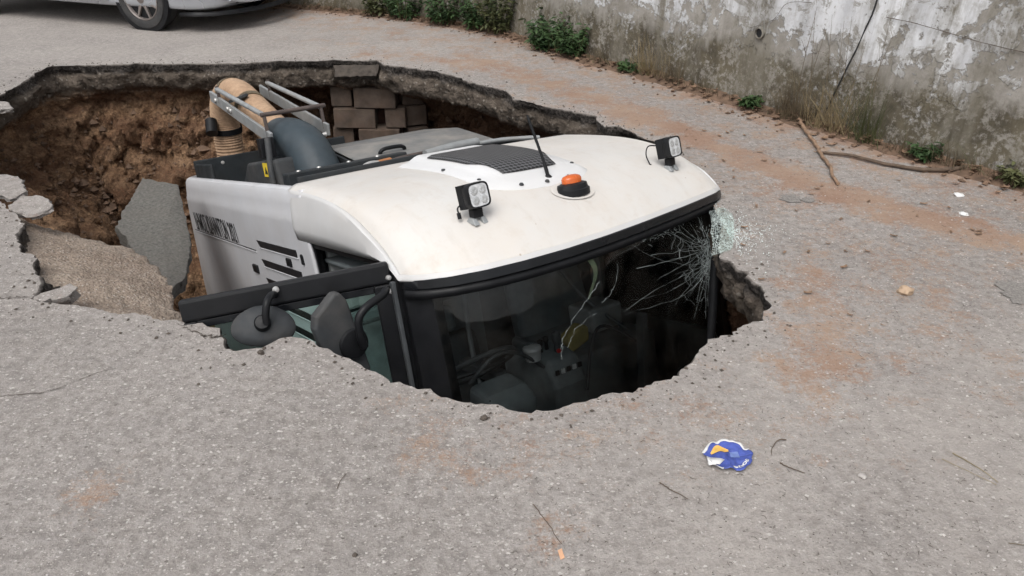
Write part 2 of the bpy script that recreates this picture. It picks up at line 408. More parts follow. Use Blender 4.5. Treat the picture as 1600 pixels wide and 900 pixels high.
# ------------------------------------------------------------------ the sinkhole outline (metres, road surface at z = 0)
C_FAR = [(-3.959,6.679),(-3.75,6.702),(-3.54,6.725),(-3.329,6.748),(-3.248,6.794),(-2.996,6.748),(-2.782,6.771),(-2.532,6.771),(-2.239,6.817),(-2.028,6.865),(-1.797,6.841),(-1.662,6.865),(-1.587,6.913),(-1.38,6.865),(-1.186,6.889),(-1.106,6.725),(-.959,6.656),(-.815,6.589),(-.642,6.48),(-.474,6.353),(-.333,6.152),(-.201,6.017),(-.074,5.924),(0,5.745),(.01,5.659),(.141,5.575),(.276,5.445),(.387,5.382),(.589,5.245),(.583,5.142),(.625,5.001),(.695,5.015),(.78,4.907),(.826,4.789),(.927,4.652)]
C_RIGHT = [(1.0,4.35),(1.05,4.05),(1.06,3.75),(1.03,3.45),(.97,3.22)]
C_NEAR = [(.939,3.08),(.978,3.061),(.994,2.988),(1.033,2.964),(1.03,2.872),(1.059,2.838),(1.047,2.721),(1.05,2.67),(1.023,2.62),(.981,2.562),(.866,2.506),(.835,2.461),(.747,2.416),(.687,2.361),(.658,2.291),(.616,2.239),(.573,2.182),(.485,2.134),(.404,2.108),(.325,2.083),(.247,2.052),(.204,2.049),(.17,2.025),(.139,1.998),(.063,1.988),(0,1.998),(-.064,2.025),(-.139,2.038),(-.204,2.056),(-.238,2.073),(-.284,2.108),(-.353,2.137),(-.417,2.156),(-.486,2.212),(-.553,2.271),(-.593,2.299),(-.637,2.323),(-.715,2.382),(-.759,2.416),(-.8,2.438),(-.838,2.443),(-.872,2.434),(-.908,2.391),(-.945,2.369),(-1.007,2.361),(-1.061,2.361),(-1.097,2.434),(-1.126,2.506),(-1.196,2.529),(-1.251,2.543)]
C_LEFT = [(-1.332,2.555),(-1.414,2.576),(-1.53,2.61),(-1.646,2.64),(-1.763,2.67),(-1.851,2.69),(-1.914,2.71),(-1.978,2.731),(-1.983,2.789),(-2.016,2.872),(-2.088,2.958),(-2.159,3.08),(-2.206,3.124),(-2.272,3.163),(-2.322,3.243),(-2.387,3.347),(-2.417,3.457),(-2.487,3.549),(-2.625,3.678),(-2.708,3.762)]
C_OUT = [(-2.95,4.0),(-3.25,4.3),(-3.6,4.75),(-3.82,5.15),(-3.9,5.5),(-3.87,5.74),(-3.90,6.1),(-3.96,6.45)]
raw = C_FAR + C_RIGHT + C_NEAR + C_LEFT + C_OUT
def resample(pts, step, closed=True):
    P = [Vector((*p, 0)) for p in pts]
    if closed: P.append(P[0])
    out = []
    for a, b in zip(P, P[1:]):
        n = max(1, int((b - a).length / step))
        for k in range(n): out.append(a.lerp(b, k / n))
    return out
C0 = resample(raw, .017)
NC = len(C0)
cen = sum(C0, Vector()) / NC
def moving(P, win):
    n = len(P); out = []
    acc = sum((P[k % n] for k in range(-win, win + 1)), Vector())
    for i in range(n):
        out.append(acc / (2 * win + 1)); acc += P[(i + win + 1) % n] - P[(i - win) % n]
    return out
CS = moving(C0, 14)
NRM = []
for i in range(NC):
    t = CS[(i + 4) % NC] - CS[(i - 4) % NC]; NRM.append(Vector((-t.y, t.x, 0)).normalized())   # outline runs clockwise: left is outward
C = []
for i, p in enumerate(C0):
    j = fbm(p, 7, 3) * .016 + fbm(p + Vector((5, 3, 1)), 30, 4) * .015
    C.append(p + NRM[i] * j)

# ------------------------------------------------------------------ road sheet with the hole cut out
WALL = [(-9.0,13.2),(-6.2,11.6),(-4.2,10.5),(-2.66,9.62),(-1.3,8.98),(-.13,8.16),(.57,7.06),(1.32,6.14),(1.96,5.15),(2.48,4.40),(2.82,4.0),(3.6,3.05),(4.6,1.8),(5.6,.4),(6.6,-1.2)]
def dist_poly(p, poly):
    best = 1e9
    for a, b in zip(poly, poly[1:]):
        ax, ay = a; bx, by = b; dx, dy = bx-ax, by-ay
        t = max(0, min(1, ((p[0]-ax)*dx + (p[1]-ay)*dy) / (dx*dx + dy*dy)))
        best = min(best, math.hypot(p[0]-ax-dx*t, p[1]-ay-dy*t))
    return best
DIRT = [([(.75,5.3),(1.07,4.97),(1.35,4.45),(1.73,3.88),(2.1,3.5),(2.45,3.15),(3.0,2.7)], .20, .95),
        ([(-.4,7.0),(.1,6.4),(.55,5.75),(.95,5.3)], .26, .75), ([(-1.3,7.15),(-.6,6.9),(-.3,6.6)], .22, .6),
        ([(1.28,2.9),(1.22,2.5),(1.02,2.15)], .17, .65), ([(-.3,1.98),(-.2,1.75),(.3,1.9),(.8,2.1)], .13, .34),
        ([(-1.24,1.68),(-1.2,1.60)], .07, .6), ([(-2.6,9.0),(-1.5,8.3),(-.5,7.6),(.4,6.9)], .4, .4), ([(.15,1.45),(.1,1.5)], .06, .5),
        ([(-.3,5.9),(.5,5.4)], .3, .4), ([(1.2,4.6),(1.7,3.4),(1.6,2.7)], .55, .36), ([(2.5,4.0),(2.1,4.4),(1.7,5.1)], .35, .5), ([(-1.6,7.6),(0,6.7),(1.0,5.6)], .6, .24), ([(.2,2.0),(.9,2.0),(1.4,2.3)], .3, .22)]
def zone(x, y):
    d = 0
    for poly, wd, amt in DIRT:
        d = max(d, amt * math.exp(-(dist_poly((x, y), poly) / wd) ** 2))
    dw = dist_poly((x, y), WALL)
    d = max(d, 1.0 * math.exp(-(dw / .30) ** 2), .5 * math.exp(-(dw / .8) ** 2))
    chips = .15 + .85 * sstep(.75, -.15, x + .2 * fbm((x, y, 0), .9)) * sstep(4.5, 2.5, y)
    chips = max(chips, .42 * sstep(2.3, 3.0, y))
    dust = sstep(-.3, .6, x + .15 * fbm((x, y, 3), 1.3)) * sstep(3.2, 2.0, y) * .95
    dust = max(dust, .8 * sstep(5.8, 6.8, y) * sstep(1.0, -1, x), .5 * sstep(.3, 0, min(abs(x - p.x) + abs(y - p.y) for p in C0[::12])))
    return d, chips, dust
def gz(x, y):
    return .010 * fbm((x, y, 0), .8, 3) * sstep(.05, .4, dist_c(x, y)) if False else 0.0
pts = [Vector((p.x, p.y)) for p in C]
edges = [(i, (i + 1) % NC) for i in range(NC)]
def inside(x, y):
    r = False; j = NC - 1
    for i in range(NC):
        a, b = C[i], C[j]
        if (a.y > y) != (b.y > y) and x < (b.x - a.x) * (y - a.y) / (b.y - a.y) + a.x: r = not r
        j = i
    return r
step = .085
yy = .4
row = 0
while yy < 10.5:
    xx = -6 + (row % 2) * step / 2
    half = .9 + yy * .72
    while xx < 6:
        if abs(xx) < half + .4:
            pts.append(Vector((xx + U(-.02, .02), yy + U(-.02, .02))))
        xx += step
    yy += step; row += 1
for R_, n in ((16, 40), (30, 40), (80, 40), (300, 40)):
    for k in range(n):
        a = 2 * math.pi * k / n; pts.append(Vector((R_ * math.cos(a), 3 + R_ * math.sin(a))))
vs2, es2, fs2, ov, oe, of = geometry.delaunay_2d_cdt(pts, edges, [], 0, 1e-5)
keep = []
bx0, bx1 = min(p.x for p in C) , max(p.x for p in C); by0, by1 = min(p.y for p in C), max(p.y for p in C)
for f in fs2:
    cx = sum(vs2[i].x for i in f) / len(f); cy = sum(vs2[i].y for i in f) / len(f)
    if bx0 < cx < bx1 and by0 < cy < by1 and inside(cx, cy): continue
    keep.append(tuple(f))
me = bpy.data.meshes.new("road"); me.from_pydata([(v.x, v.y, 0) for v in vs2], [], keep); me.validate()
bm = bmesh.new(); bm.from_mesh(me)
bmesh.ops.delete(bm, geom=[v for v in bm.verts if not v.link_faces], context='VERTS')
for f in bm.faces:
    if f.normal.z < 0: f.normal_flip()
bm.to_mesh(me); bm.free()
ca = me.color_attributes.new("zone", 'FLOAT_COLOR', 'POINT')
for i, v in enumerate(me.vertices):
    ca.data[i].color = (*zone(v.co.x, v.co.y), 1)
road = link("road", me, M['asphalt']); tag(road, kind='structure')

# ------------------------------------------------------------------ pit walls: broken asphalt edge, base course, soil
P_COMMON = [(0,0),(.002,-.02),(.012,-.05),(.03,-.075),(.012,-.10),(.02,-.15),(.04,-.205),(.08,-.25)]
P_FAR = [(.22,-.29),(.42,-.36),(.62,-.55),(.66,-.8),(.55,-1.0),(.3,-1.15),(0,-1.3),(-.35,-1.55),(-.7,-1.9),(-.9,-2.5)]
P_LEFT = [(.12,-.29),(.17,-.36),(.15,-.48),(.07,-.66),(-.05,-.85),(-.18,-1.02),(-.34,-1.2),(-.55,-1.5),(-.8,-1.9),(-.95,-2.5)]
P_BANK = [(.02,-.28),(-.05,-.34),(-.16,-.46),(-.30,-.62),(-.45,-.8),(-.6,-1.0),(-.75,-1.2),(-.9,-1.5),(-1.1,-1.9),(-1.2,-2.5)]
P_NEAR = [(.12,-.29),(.2,-.4),(.26,-.6),(.3,-.8),(.3,-1.0),(.28,-1.2),(.24,-1.4),(.2,-1.7),(.1,-2.0),(0,-2.5)]
def dense(a, b, n): return [((a[0]+(b[0]-a[0])*k/n), a[1]+(b[1]-a[1])*k/n) for k in range(n)]
def full(prof):
    q = P_COMMON + prof; out = []
    for i in range(len(q) - 1):
        out += dense(q[i], q[i+1], 2 if i < 7 else 5)
    return out + [q[-1]]
FF, FL, FB, FN = full(P_FAR), full(P_LEFT), full(P_BANK), full(P_NEAR)
NR = len(FF)
CS2 = moving(C0, 30)
rows = []; och = []
for r in range(NR):
    rg = []; oc = []
    for i in range(NC):
        p = C0[i]
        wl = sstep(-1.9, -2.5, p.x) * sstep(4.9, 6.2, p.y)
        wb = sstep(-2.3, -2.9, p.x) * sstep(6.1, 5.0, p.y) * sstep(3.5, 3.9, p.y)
        wf = sstep(4.6, 5.2, p.y) * (1 - wl) * (1 - wb)
        wn = max(0, 1 - wl - wb - wf); tot = wl + wb + wf + wn
        o_ = (FF[r][0]*wf + FL[r][0]*wl + FB[r][0]*wb + FN[r][0]*wn) / tot
        z_ = (FF[r][1]*wf + FL[r][1]*wl + FB[r][1]*wb + FN[r][1]*wn) / tot
        k = sstep(-.02, -.5, z_)
        base = C[i].lerp(CS2[i], k)
        q = base + NRM[i] * o_; q.z = z_
        if r > 0:
            a = .012 + .03 * sstep(-.03, -.09, z_) + .065 * sstep(-.2, -.6, z_)
            q += NRM[i] * (fbm(q, 2.3, 4) * a * 1.6 + fbm(q, 9, 4) * a * .85 + fbm(q, 30, 3) * a * .5)
            if r > 2: q.z += fbm(q + Vector((9, 2, 7)), 6, 3) * a * .55
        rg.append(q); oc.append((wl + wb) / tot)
    rows.append(rg); och.append(oc)
mb = MB(); mb.grid(rows, True)
cidx = len(mb.v); mb.v.append((cen.x, cen.y, -2.6)); last = (NR - 1) * NC
for i in range(NC): mb.f.append((last + i, last + (i + 1) % NC, cidx))
me = bpy.data.meshes.new("sinkhole_pit"); me.from_pydata(mb.v, [], mb.f); me.shade_smooth()
ca = me.color_attributes.new("zone", 'FLOAT_COLOR', 'POINT')
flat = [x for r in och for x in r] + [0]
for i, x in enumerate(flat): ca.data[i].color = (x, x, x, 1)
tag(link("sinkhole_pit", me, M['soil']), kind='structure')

# exposed base layer on the left, sagging towards the hole
SH_OUT = [(-2.74,3.80),(-2.60,3.90),(-2.50,3.88),(-2.40,3.83),(-2.30,3.76),(-2.16,3.70),(-2.05,3.68),(-1.93,3.58),(-1.83,3.46),(-1.72,3.36),(-1.65,3.24),(-1.58,3.10),(-1.50,2.96),(-1.44,2.82),(-1.38,2.70),(-1.34,2.60)]
SH_IN = [(p[0] - .05, p[1] - .05) for p in C_LEFT]
poly = resample(SH_IN + SH_OUT[::1][::1], .03, False)
innerp = resample([(a, b) for a, b in SH_IN], .025, False); outerp = resample(SH_OUT[::-1], .025, False)
n = 70
def at_t(P, t):
    k = t * (len(P) - 1); i = min(int(k), len(P) - 2); return P[i].lerp(P[i+1], k - i)
rows = []
for j in range(46):
    t = j / 45; rg = []
    for i in range(n + 1):
        a = at_t(innerp, i / n); b = at_t(outerp, i / n)
        wob = .05 * fbm((b.x * 1, b.y, 2), 6, 3)
        p = a.lerp(b + (b - a).normalized() * wob if (b - a).length > .05 else b, t)
        dep = .05 + .15 * t * sstep(0, .35, (b - a).length) + .05 * t ** 5
        p.z = -dep + .022 * fbm(p, 5, 4) + .010 * fbm(p, 25, 3)
        rg.append(p)
    rows.append(rg)
for j in range(1, 9):
    rg = []
    for i in range(n + 1):
        q = rows[45][i].copy(); q.z -= .07 * j
        a = at_t(innerp, i / n); dr = (q - a); dr.z = 0
        if dr.length > .01: q -= dr.normalized() * (.012 * j * j * .5)
        q += Vector((fbm(q, 8, 3), fbm(q + Vector((3, 3, 3)), 8, 3), 0)) * .035
        rg.append(q)
    rows.append(rg)
mb = MB(); mb.grid(rows)
tag(mb.build("base_layer_shelf", M['subbase'], smooth=80), kind='structure')

# ------------------------------------------------------------------ helper for stones
def stone_mesh(name, r, squash=.6, sub=1, rough=.25, seed=0):
    bm = bmesh.new(); bmesh.ops.create_icosphere(bm, subdivisions=sub, radius=1)
    for v in bm.verts:
        d = 1 + rough * 1.6 * noise.noise(v.co * 1.3 + Vector((seed * 7.1, seed * 3.3, 1))) + rough * .5 * noise.noise(v.co * 3 + Vector((seed, 0, 5)))
        v.co = v.co * d * r; v.co.z *= squash
    me = bpy.data.meshes.new(name); bm.to_mesh(me); bm.free(); return me
OCT = [(1,0,0),(0,1,0),(-1,0,0),(0,-1,0),(0,0,1),(0,0,-1)]
OCF = [(0,1,4),(1,2,4),(2,3,4),(3,0,4),(1,0,5),(2,1,5),(3,2,5),(0,3,5)]
def pebble(mb, p, r, flat=.55):
    a = U(0, 6.28); e = U(.55, 1); ca_, sa = math.cos(a), math.sin(a); vs_ = []
    for x, y, z in OCT:
        k = U(.75, 1.2); X, Y, Z = x * r * k, y * r * e * k, z * r * flat * U(.7, 1.2)
        vs_.append((p[0] + X*ca_ - Y*sa, p[1] + X*sa + Y*ca_, p[2] + Z))
    mb.add(vs_, OCF)

# ------------------------------------------------------------------ retaining wall
wp = resample(WALL, .09, False); wp = [Vector(p) for p in moving(wp + wp[::-1], 4)[:len(wp)]]
rows = []; HT = 2.3
for i, p in enumerate(wp):
    t = (wp[min(i+2, len(wp)-1)] - wp[max(i-2, 0)]).normalized(); nrm = Vector((t.y, -t.x, 0))   # towards the camera side is -nrm or nrm
    if nrm.dot(Vector((0, 0, 0)) - p) < 0: nrm = -nrm
    rg = []
    for j in range(30):
        z = -.15 + (HT + .15) * j / 29
        q = p - nrm * (.05 * z) + nrm * (.02 * fbm((p.x, p.y, z), 1.6, 4) + .007 * fbm((p.x, p.y, z), 8, 3)); q.z = z; rg.append(q)
    top = rg[-1]; rg.append(top - nrm * .3); rg.append(Vector((top.x, top.y, -.15)) - nrm * .45)
    rows.append(rg)
wroot = empty("retaining_wall", (1.3, 6.2, 0)); tag(wroot, "long grey retaining wall with peeling white paint and mossy foot", "wall")
mb = MB(); mb.grid([[(q - Vector((1.3, 6.2, 0))) for q in r] for r in rows]); mb.build("wall_face", M['wall'], wroot, smooth=60)
def wall_at(x0, y0, z, out=.0):
    best = min(range(len(wp)), key=lambda i: (wp[i].x - x0)**2 + (wp[i].y - y0)**2)
    p = wp[best]; t = (wp[min(best+2, len(wp)-1)] - wp[max(best-2, 0)]).normalized(); nrm = Vector((t.y, -t.x, 0))
    if nrm.dot(-p) < 0: nrm = -nrm
    q = p - nrm * (.05 * z) + nrm * (out + .02 * fbm((p.x, p.y, z), 1.6, 4)); q.z = z
    return q - Vector((1.3, 6.2, 0)), nrm, t
# drain hole, expansion joint, cracks
q, nr, tt = wall_at(1.72, 5.58, .50, .004)
rot = nr.to_track_quat('Z', 'Y').to_matrix().to_4x4(); mt = Matrix.Translation(q) @ rot
mb = MB(); mb.lathe([(.040, -.02), (.040, .014), (.031, .018), (.030, -.0), (.030, -.02)], 24, mt); mb.build("drain_pipe", M['wall'], wroot, smooth=50)
mb = MB(); mb.lathe([(.0305, .004), (.0001, .003)], 24, mt); mb.build("drain_dark_disc", M['ink'], wroot)  # flat black disc paints the shade inside the pipe
def wall_line(name, pts_, wd, mat):
    mb = MB(); prev = None; P = []
    for (x, y, z) in pts_:
        q, nr, tt = wall_at(x, y, z, .011); P.append(q)
    P = spline(P, 6)
    for k in range(len(P)): P[k] = P[k] + Vector((U(-1, 1), U(-1, 1), U(-1, 1))) * wd * .5
    mb.tube(P, [wd * U(.5, 1.2) for _ in P], 5); mb.build(name, mat, wroot)
wall_line("expansion_joint", [(2.08,5.0,.06),(2.12,4.93,.4),(2.16,4.87,.8),(2.2,4.82,1.2),(2.24,4.78,1.7)], .005, M['ink'])
wall_line("crack", [(2.2,4.8,.74),(2.35,4.6,.73),(2.55,4.32,.69),(2.8,4.02,.66),(3.1,3.66,.6)], .0025, M['darkstone'])
wall_line("crack", [(1.95,5.2,.75),(1.85,5.35,.72),(1.75,5.5,.6),(1.7,5.6,.52)], .002, M['darkstone'])

# soil and litter banked against the wall foot
rows = []
for i, p in enumerate(wp):
    t = (wp[min(i+2, len(wp)-1)] - wp[max(i-2, 0)]).normalized(); nrm = Vector((t.y, -t.x, 0))
    if nrm.dot(-p) < 0: nrm = -nrm
    wd = .16 + .09 * fbm((p.x, p.y, 1), 1.5, 3)
    rg = []
    for j in range(9):
        u = j / 8; q = p + nrm * (-.06 + (wd + .06) * u)
        q.z = (.055 + .03 * fbm((p.x, p.y, 6), 2)) * (1 - u) ** 1.3 - .006 + .014 * fbm(q, 14, 3) * (1 - u * .6)
        rg.append(q)
    rows.append(rg)
mb = MB(); mb.grid(rows); tag(mb.build("soil_bank", M['soilclod'], smooth=70), kind='structure')

# ------------------------------------------------------------------ parked car (heading to the right and a little towards the viewer)
car = empty("parked_car", (-3.74, 8.22, 0), math.radians(-21)); tag(car, "silver hatchback parked on the road behind the sinkhole", "car")
# local: x forward, y left (away); near side is y = 0 (wheel face), origin at near front wheel contact
WR = .31
def car_body():
    # stations: x, half width scale, underside z, shoulder z, roof z (greenhouse handled apart)
    mb = MB(); st = [(-3.35,.80,.34,.80),(-3.2,.92,.27,.86),(-2.6,.99,.20,.90),(-1.8,1.0,.19,.90),(-1.0,1.0,.19,.89),(-.45,1.0,.19,.87),(-.1,1.0,.20,.85),(.30,.99,.20,.80),(.50,.965,.195,.74),(.66,.92,.20,.69),(.78,.84,.22,.63),(.86,.70,.25,.56)]
    rows = []
    for x, ws, z0, z1 in st:
        hw = .86 * ws; c = .80
        prof = [(-hw*.86, z0), (-hw*.985, z0+.03), (-hw*.975, z0+.10), (-hw, z0+.19), (-hw*1.01, z0+.30), (-hw*.995, (z0+z1)/2+.12), (-hw*.95, z1-.06), (-hw*.82, z1)]
        prof = prof + [(-a, b) for a, b in prof[::-1]]
        rows.append([(x + .10 * (1 - (abs(a)/hw)**2) * sstep(.3, .86, x), a + c, b) for a, b in prof])
    mb.grid(rows, True)
    n = len(rows[0]); mb.f.append(tuple(range(n))); mb.f.append(tuple(len(rows)*n - n + k for k in range(n)))
    return mb
cb = car_body().build("body", M['car'], car, smooth=45)
m_ = cb.modifiers.new("sub", 'SUBSURF'); m_.levels = m_.render_levels = 2
mb = MB(); rows = []
for x, z, hw in ((-3.2,.86,.70),(-2.9,1.22,.62),(-2.2,1.42,.60),(-1.4,1.43,.60),(-.9,1.36,.61),(-.2,.98,.68),(.0,.84,.72)):
    rows.append([(x, .80-hw, .80), (x, .80-hw*.97, z-.04), (x, .80-hw*.85, z), (x, .80+hw*.85, z), (x, .80+hw*.97, z-.04), (x, .80+hw, .80)])
mb.grid(rows); mb.build("cabin_glass", M['carglass'], car, smooth=50)
mb = MB(); mb.grid([[(x, .80+hw*s*.88, z+.012) for s in (-1,-.5,0,.5,1)] for x, z, hw in ((-2.95,1.22,.62),(-2.2,1.42,.60),(-1.4,1.43,.60),(-.95,1.37,.61))]); mb.build("roof", M['car'], car, smooth=50, solid=.02)
# lower grille opening, splitter and crease on the bumper
mb = MB(); R0 = []
for k in range(13):
    y = .18 + 1.24 * k / 12; s_ = 1 - abs(2*k/12-1)**4
    R0.append((.905 + .075 * (1 - ((y-.8)/.75)**2), y, .335 - .05 * s_, .335 + .075 * s_))
mb.grid([[(x, y, a), (x + .004, y, (a+b)/2), (x - .012, y, b)] for x, y, a, b in R0]); mb.build("lower_grille", M['black'], car, smooth=50, solid=.02)
mb = MB(); mb.tube([(x + .005, y, a - .012) for x, y, a, b in R0], .017, 8); mb.build("grille_trim", M['car'], car, smooth=60)
mb = MB(); mb.grid([[(.43, .0, .195), (.43, -.005, .165), (.43, .06, .16)]] + [[(xx, yv - .012, .205), (xx + .012, yv - .012, .168), (xx - .06, yv + .05, .165)] for xx, yv in ((.60,.04),(.76,.14),(.87,.33),(.935,.55),(.955,.8),(.935,1.05),(.87,1.27))]); mb.build("splitter", M['black'], car, smooth=60, solid=.012)
mb = MB(); mb.tube(spline([(.40,-.068,.43),(.55,-.05,.415),(.70,.035,.385),(.82,.17,.35)], 6), [.004]+[.013]*16+[.006]*2, 8); mb.build("bumper_crease", M['car'], car, smooth=60)
mb = MB(); mb.bar((-2.2,-.055,.30), (-.42,-.055,.30), .035, .075); mb.build("sill", M['car'], car, smooth=40, bevel=.02, seg=3)
mb = MB(); mb.box((-.95,-.067,.372), (-.42,-.060,.382)); mb.build("door_trim", M['bolt'], car)
def wheel(x, y, face):
    wr = empty("wheel", (x, y, WR)); wr.parent = car
    rot = Matrix.Rotation(math.radians(90), 4, 'X')      # lathe axis z -> -y (towards viewer)
    wd = .20
    mb = MB(); mb.lathe([(.205,-.01),(.215,.0),(.24,.012),(.285,.008),(.302,-.015),(.31,-.05),(.31,-.15),(.302,-.19),(.285,-.205),(.24,-.205),(.205,-.19)], 48, rot); mb.build("tyre", M['tyre'], wr, smooth=40)
    mb = MB(); mb.lathe([(.209,-.008),(.211,.002),(.203,.004),(.196,-.006),(.192,-.05)], 48, rot); mb.build("rim", M['rim'], wr, smooth=40)
    mb = MB(); mb.lathe([(.196,-.06),(.12,-.065),(.03,-.06),(.0001,-.06)], 32, rot); mb.build("spoke_gap_shade", M['rimdark'], wr, smooth=40)  # dark backing disc, paints the shade in the gaps between the spokes
    for k in range(8):
        a = 2*math.pi*k/8 + .35; d_ = Vector((math.cos(a), 0, math.sin(a))); e_ = Vector((-math.sin(a), 0, math.cos(a))); f_ = Vector((0, -1, 0))
        q = [d_*.03 - e_*.020, d_*.03 + e_*.020, d_*.2 + e_*.008, d_*.2 - e_*.008]
        mb = MB(); mb.hexa([p - f_*.035 for p in q] + [p - f_*.012 for p in q[:2]] + [p - f_*.004 for p in q[2:]]); mb.build("spoke", M['rim'], wr, bevel=.003)
    mb = MB(); mb.lathe([(.045,-.03),(.045,.004),(.03,.012),(.0001,.013)], 20, rot); mb.build("hub", M['rim'], wr, smooth=40)
    if face < 0: wr.rotation_euler = (0, 0, math.pi)
    return wr
for x in (0, -2.5):
    wheel(x, -.04, 1); wheel(x, 1.64, -1)
for x in (0, -2.5):      # wheel wells: dark lip ring over the near wheels
    for y in (-.035, 1.58):
        mb = MB(); mb.lathe([(.345, .0), (.345, .05), (.30, .05)], 40, Matrix.Translation((x, y + .045, WR + .01)) @ Matrix.Rotation(math.radians(90), 4, 'X'))
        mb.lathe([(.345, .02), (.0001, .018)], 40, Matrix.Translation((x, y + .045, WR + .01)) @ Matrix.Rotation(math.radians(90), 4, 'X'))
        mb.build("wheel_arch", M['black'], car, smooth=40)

# ------------------------------------------------------------------ the street sweeper, nose up and tail down in the hole
S = 1.9 / 1.8
sw = empty("street_sweeper")
ax = Vector((.82093, .57044, -.02614)); ay = Vector((-.55279, .78238, -.28689)); az = ax.cross(ay).normalized()
mw = Matrix((ax * S, ay * S, az * S)).transposed().to_4x4(); mw.translation = Vector((-.45425, 2.73398, .10659))
sw.matrix_world = mw
tag(sw, "white street sweeper sunk in the sinkhole with its cab roof level with the road", "street sweeper")
# local axes: x across (viewer's left to right), y towards the tail, z up; origin at the near front roof corner
YF = [(0,.0),(.02,-.05),(.06,-.10),(.13,-.155),(.255,-.205),(.42,-.232),(.62,-.24),(.85,-.22),(1.09,-.18),(1.4,-.115),(1.6,-.065),(1.72,-.03),(1.78,.0),(1.8,.03)]
def yf(x): return lerp_table(YF, x)
NX = 72; NY = 48
xs = [.9 - .9 * math.cos(math.pi * k / NX) for k in range(NX + 1)]
def roof_z(x, y):
    d = max(0, y - yf(x)); z = (.322 - .013 * x) * (1 - math.exp(-d / .30))
    e = min(x, 1.8 - x); sh = max(0, 1 - e / .06)
    return z - .020 * sh ** 2.2 * sstep(0, .25, d) + .010 * (1 - ((x - .9) / .9) ** 2)*sstep(0,.2,d)
rows = []
for j in range(NY + 1):
    v = (j / NY) ** 1.5
    rows.append([(x, yf(x) + (1.16 - yf(x)) * v, roof_z(x, yf(x) + (1.16 - yf(x)) * v)) for x in xs])
mb = MB(); mb.grid(rows)
loop = rows[0] + [r[-1] for r in rows[1:]] + rows[-1][::-1][1:] + [r[0] for r in rows[::-1]][1:-1]
def skirt_target(p):
    x, y, z = p
    if y > 1.15: return (x, y + .005, z - .16)
    side = sstep(.12, .0, x) - sstep(1.70, 1.8, x); k = sstep(-.10, .12, y) * abs(side)
    return (x - .015 * side * k, y - .012 * (1 - k), min(-.022 + .067 * k, z - .022))
sk = [skirt_target(p) for p in loop]
def bulge(p):
    sd_ = sstep(.10, .0, p[0]) - sstep(1.72, 1.8, p[0]); k = sstep(-.12, .2, p[1]); return Vector((-.011 * sd_ * k, -.007 * (1 - k), 0))
mid1 = [tuple(Vector(a).lerp(Vector(b), .35) + bulge(a)) for a, b in zip(loop, sk)]
o = mb.build("cab_roof", M['roof'], sw, smooth=55)
bm = bmesh.new(); bm.from_mesh(o.data); bmesh.ops.remove_doubles(bm, verts=bm.verts, dist=.0004); bmesh.ops.recalc_face_normals(bm, faces=bm.faces); bm.to_mesh(o.data); bm.free(); o.data.shade_smooth(); o.data.set_sharp_from_angle(angle=math.radians(40))
m_ = o.modifiers.new("solid", 'SOLIDIFY'); m_.thickness = .012; m_.offset = -1
def skirt_ring(f):
    out_ = []
    for a, b in zip(loop, sk):
        p = Vector(a).lerp(Vector(b), f); side = sstep(.10, .0, a[0]) - sstep(1.72, 1.8, a[0]); k = sstep(-.10, .14, a[1]) * (1 if a[1] < 1.15 else 0)
        tx = lerp_table([(-.1,-.014),(.10,-.016),(.15,-.018),(.27,-.004),(.288,.004)], p.z) if f > 0 else 0
        p.x += (tx * side if f < 1 else 0) * k; out_.append(p)
    return out_
mb = MB(); mb.grid([loop] + [skirt_ring(f) for f in (.08, .2, .45, .75)] + [sk], True); mb.build("cab_side", M['cabside'], sw, smooth=32, solid=.008)
def on_roof(x, y, h=0): return Vector((x, y, roof_z(x, y) + h))
def roof_frame(x, y):
    e = .03; dx = Vector((2*e, 0, roof_z(x+e, y) - roof_z(x-e, y))).normalized(); dy = Vector((0, 2*e, roof_z(x, y+e) - roof_z(x, y-e))).normalized()
    n_ = dx.cross(dy).normalized(); dy = n_.cross(dx)
    return Matrix((dx, dy, n_)).transposed().to_4x4()

# header seal, glass, pillars
front = [(x, yf(x)) for x in xs if .0 <= x <= 1.8]
mb = MB(); mb.grid([[(x, y - .004, -.012) for x, y in front], [(x, y - .020, -.02) for x, y in front], [(x, y - .022, -.052) for x, y in front], [(x, y - .012, -.060) for x, y in front], [(x, y + .02, -.06) for x, y in front]]); mb.build("header_seal", M['gloss'], sw, smooth=40)
mb = MB(); mb.grid([[(x, y - .008, -.060) for x, y in front if x > .0], [(x, y - .010, -.095) for x, y in front]]); mb.build("header_band", M['black'], sw, smooth=40, solid=.006)
def gx(x, z): return (x, yf(x) - .012 - .05 * (-z) + .02, z)
gfront = [x for x in xs if .06 <= x <= 1.72]
rows = [[gx(x, z) for x in gfront] for z in [-.085 - .11 * k for k in range(11)]]
mb = MB(); mb.grid(rows); mb.build("windscreen", M['glass'], sw, smooth=60)
def pillar(xa, xb, name="pillar"):
    mb = MB(); rr = []
    for z in (-.02, -.4, -.8, -1.25):
        rr.append([(xa, yf(xa) + .02 - .05*(-z), z), (xa, yf(xa) + .12 - .05*(-z), z), (xb, yf(xb) + .12 - .05*(-z), z), (xb, yf(xb) + .012 - .05*(-z), z)])
    mb.grid(rr, True); return mb.build(name, M['black'], sw, bevel=.006)
pillar(.005, .10); pillar(1.68, 1.79)
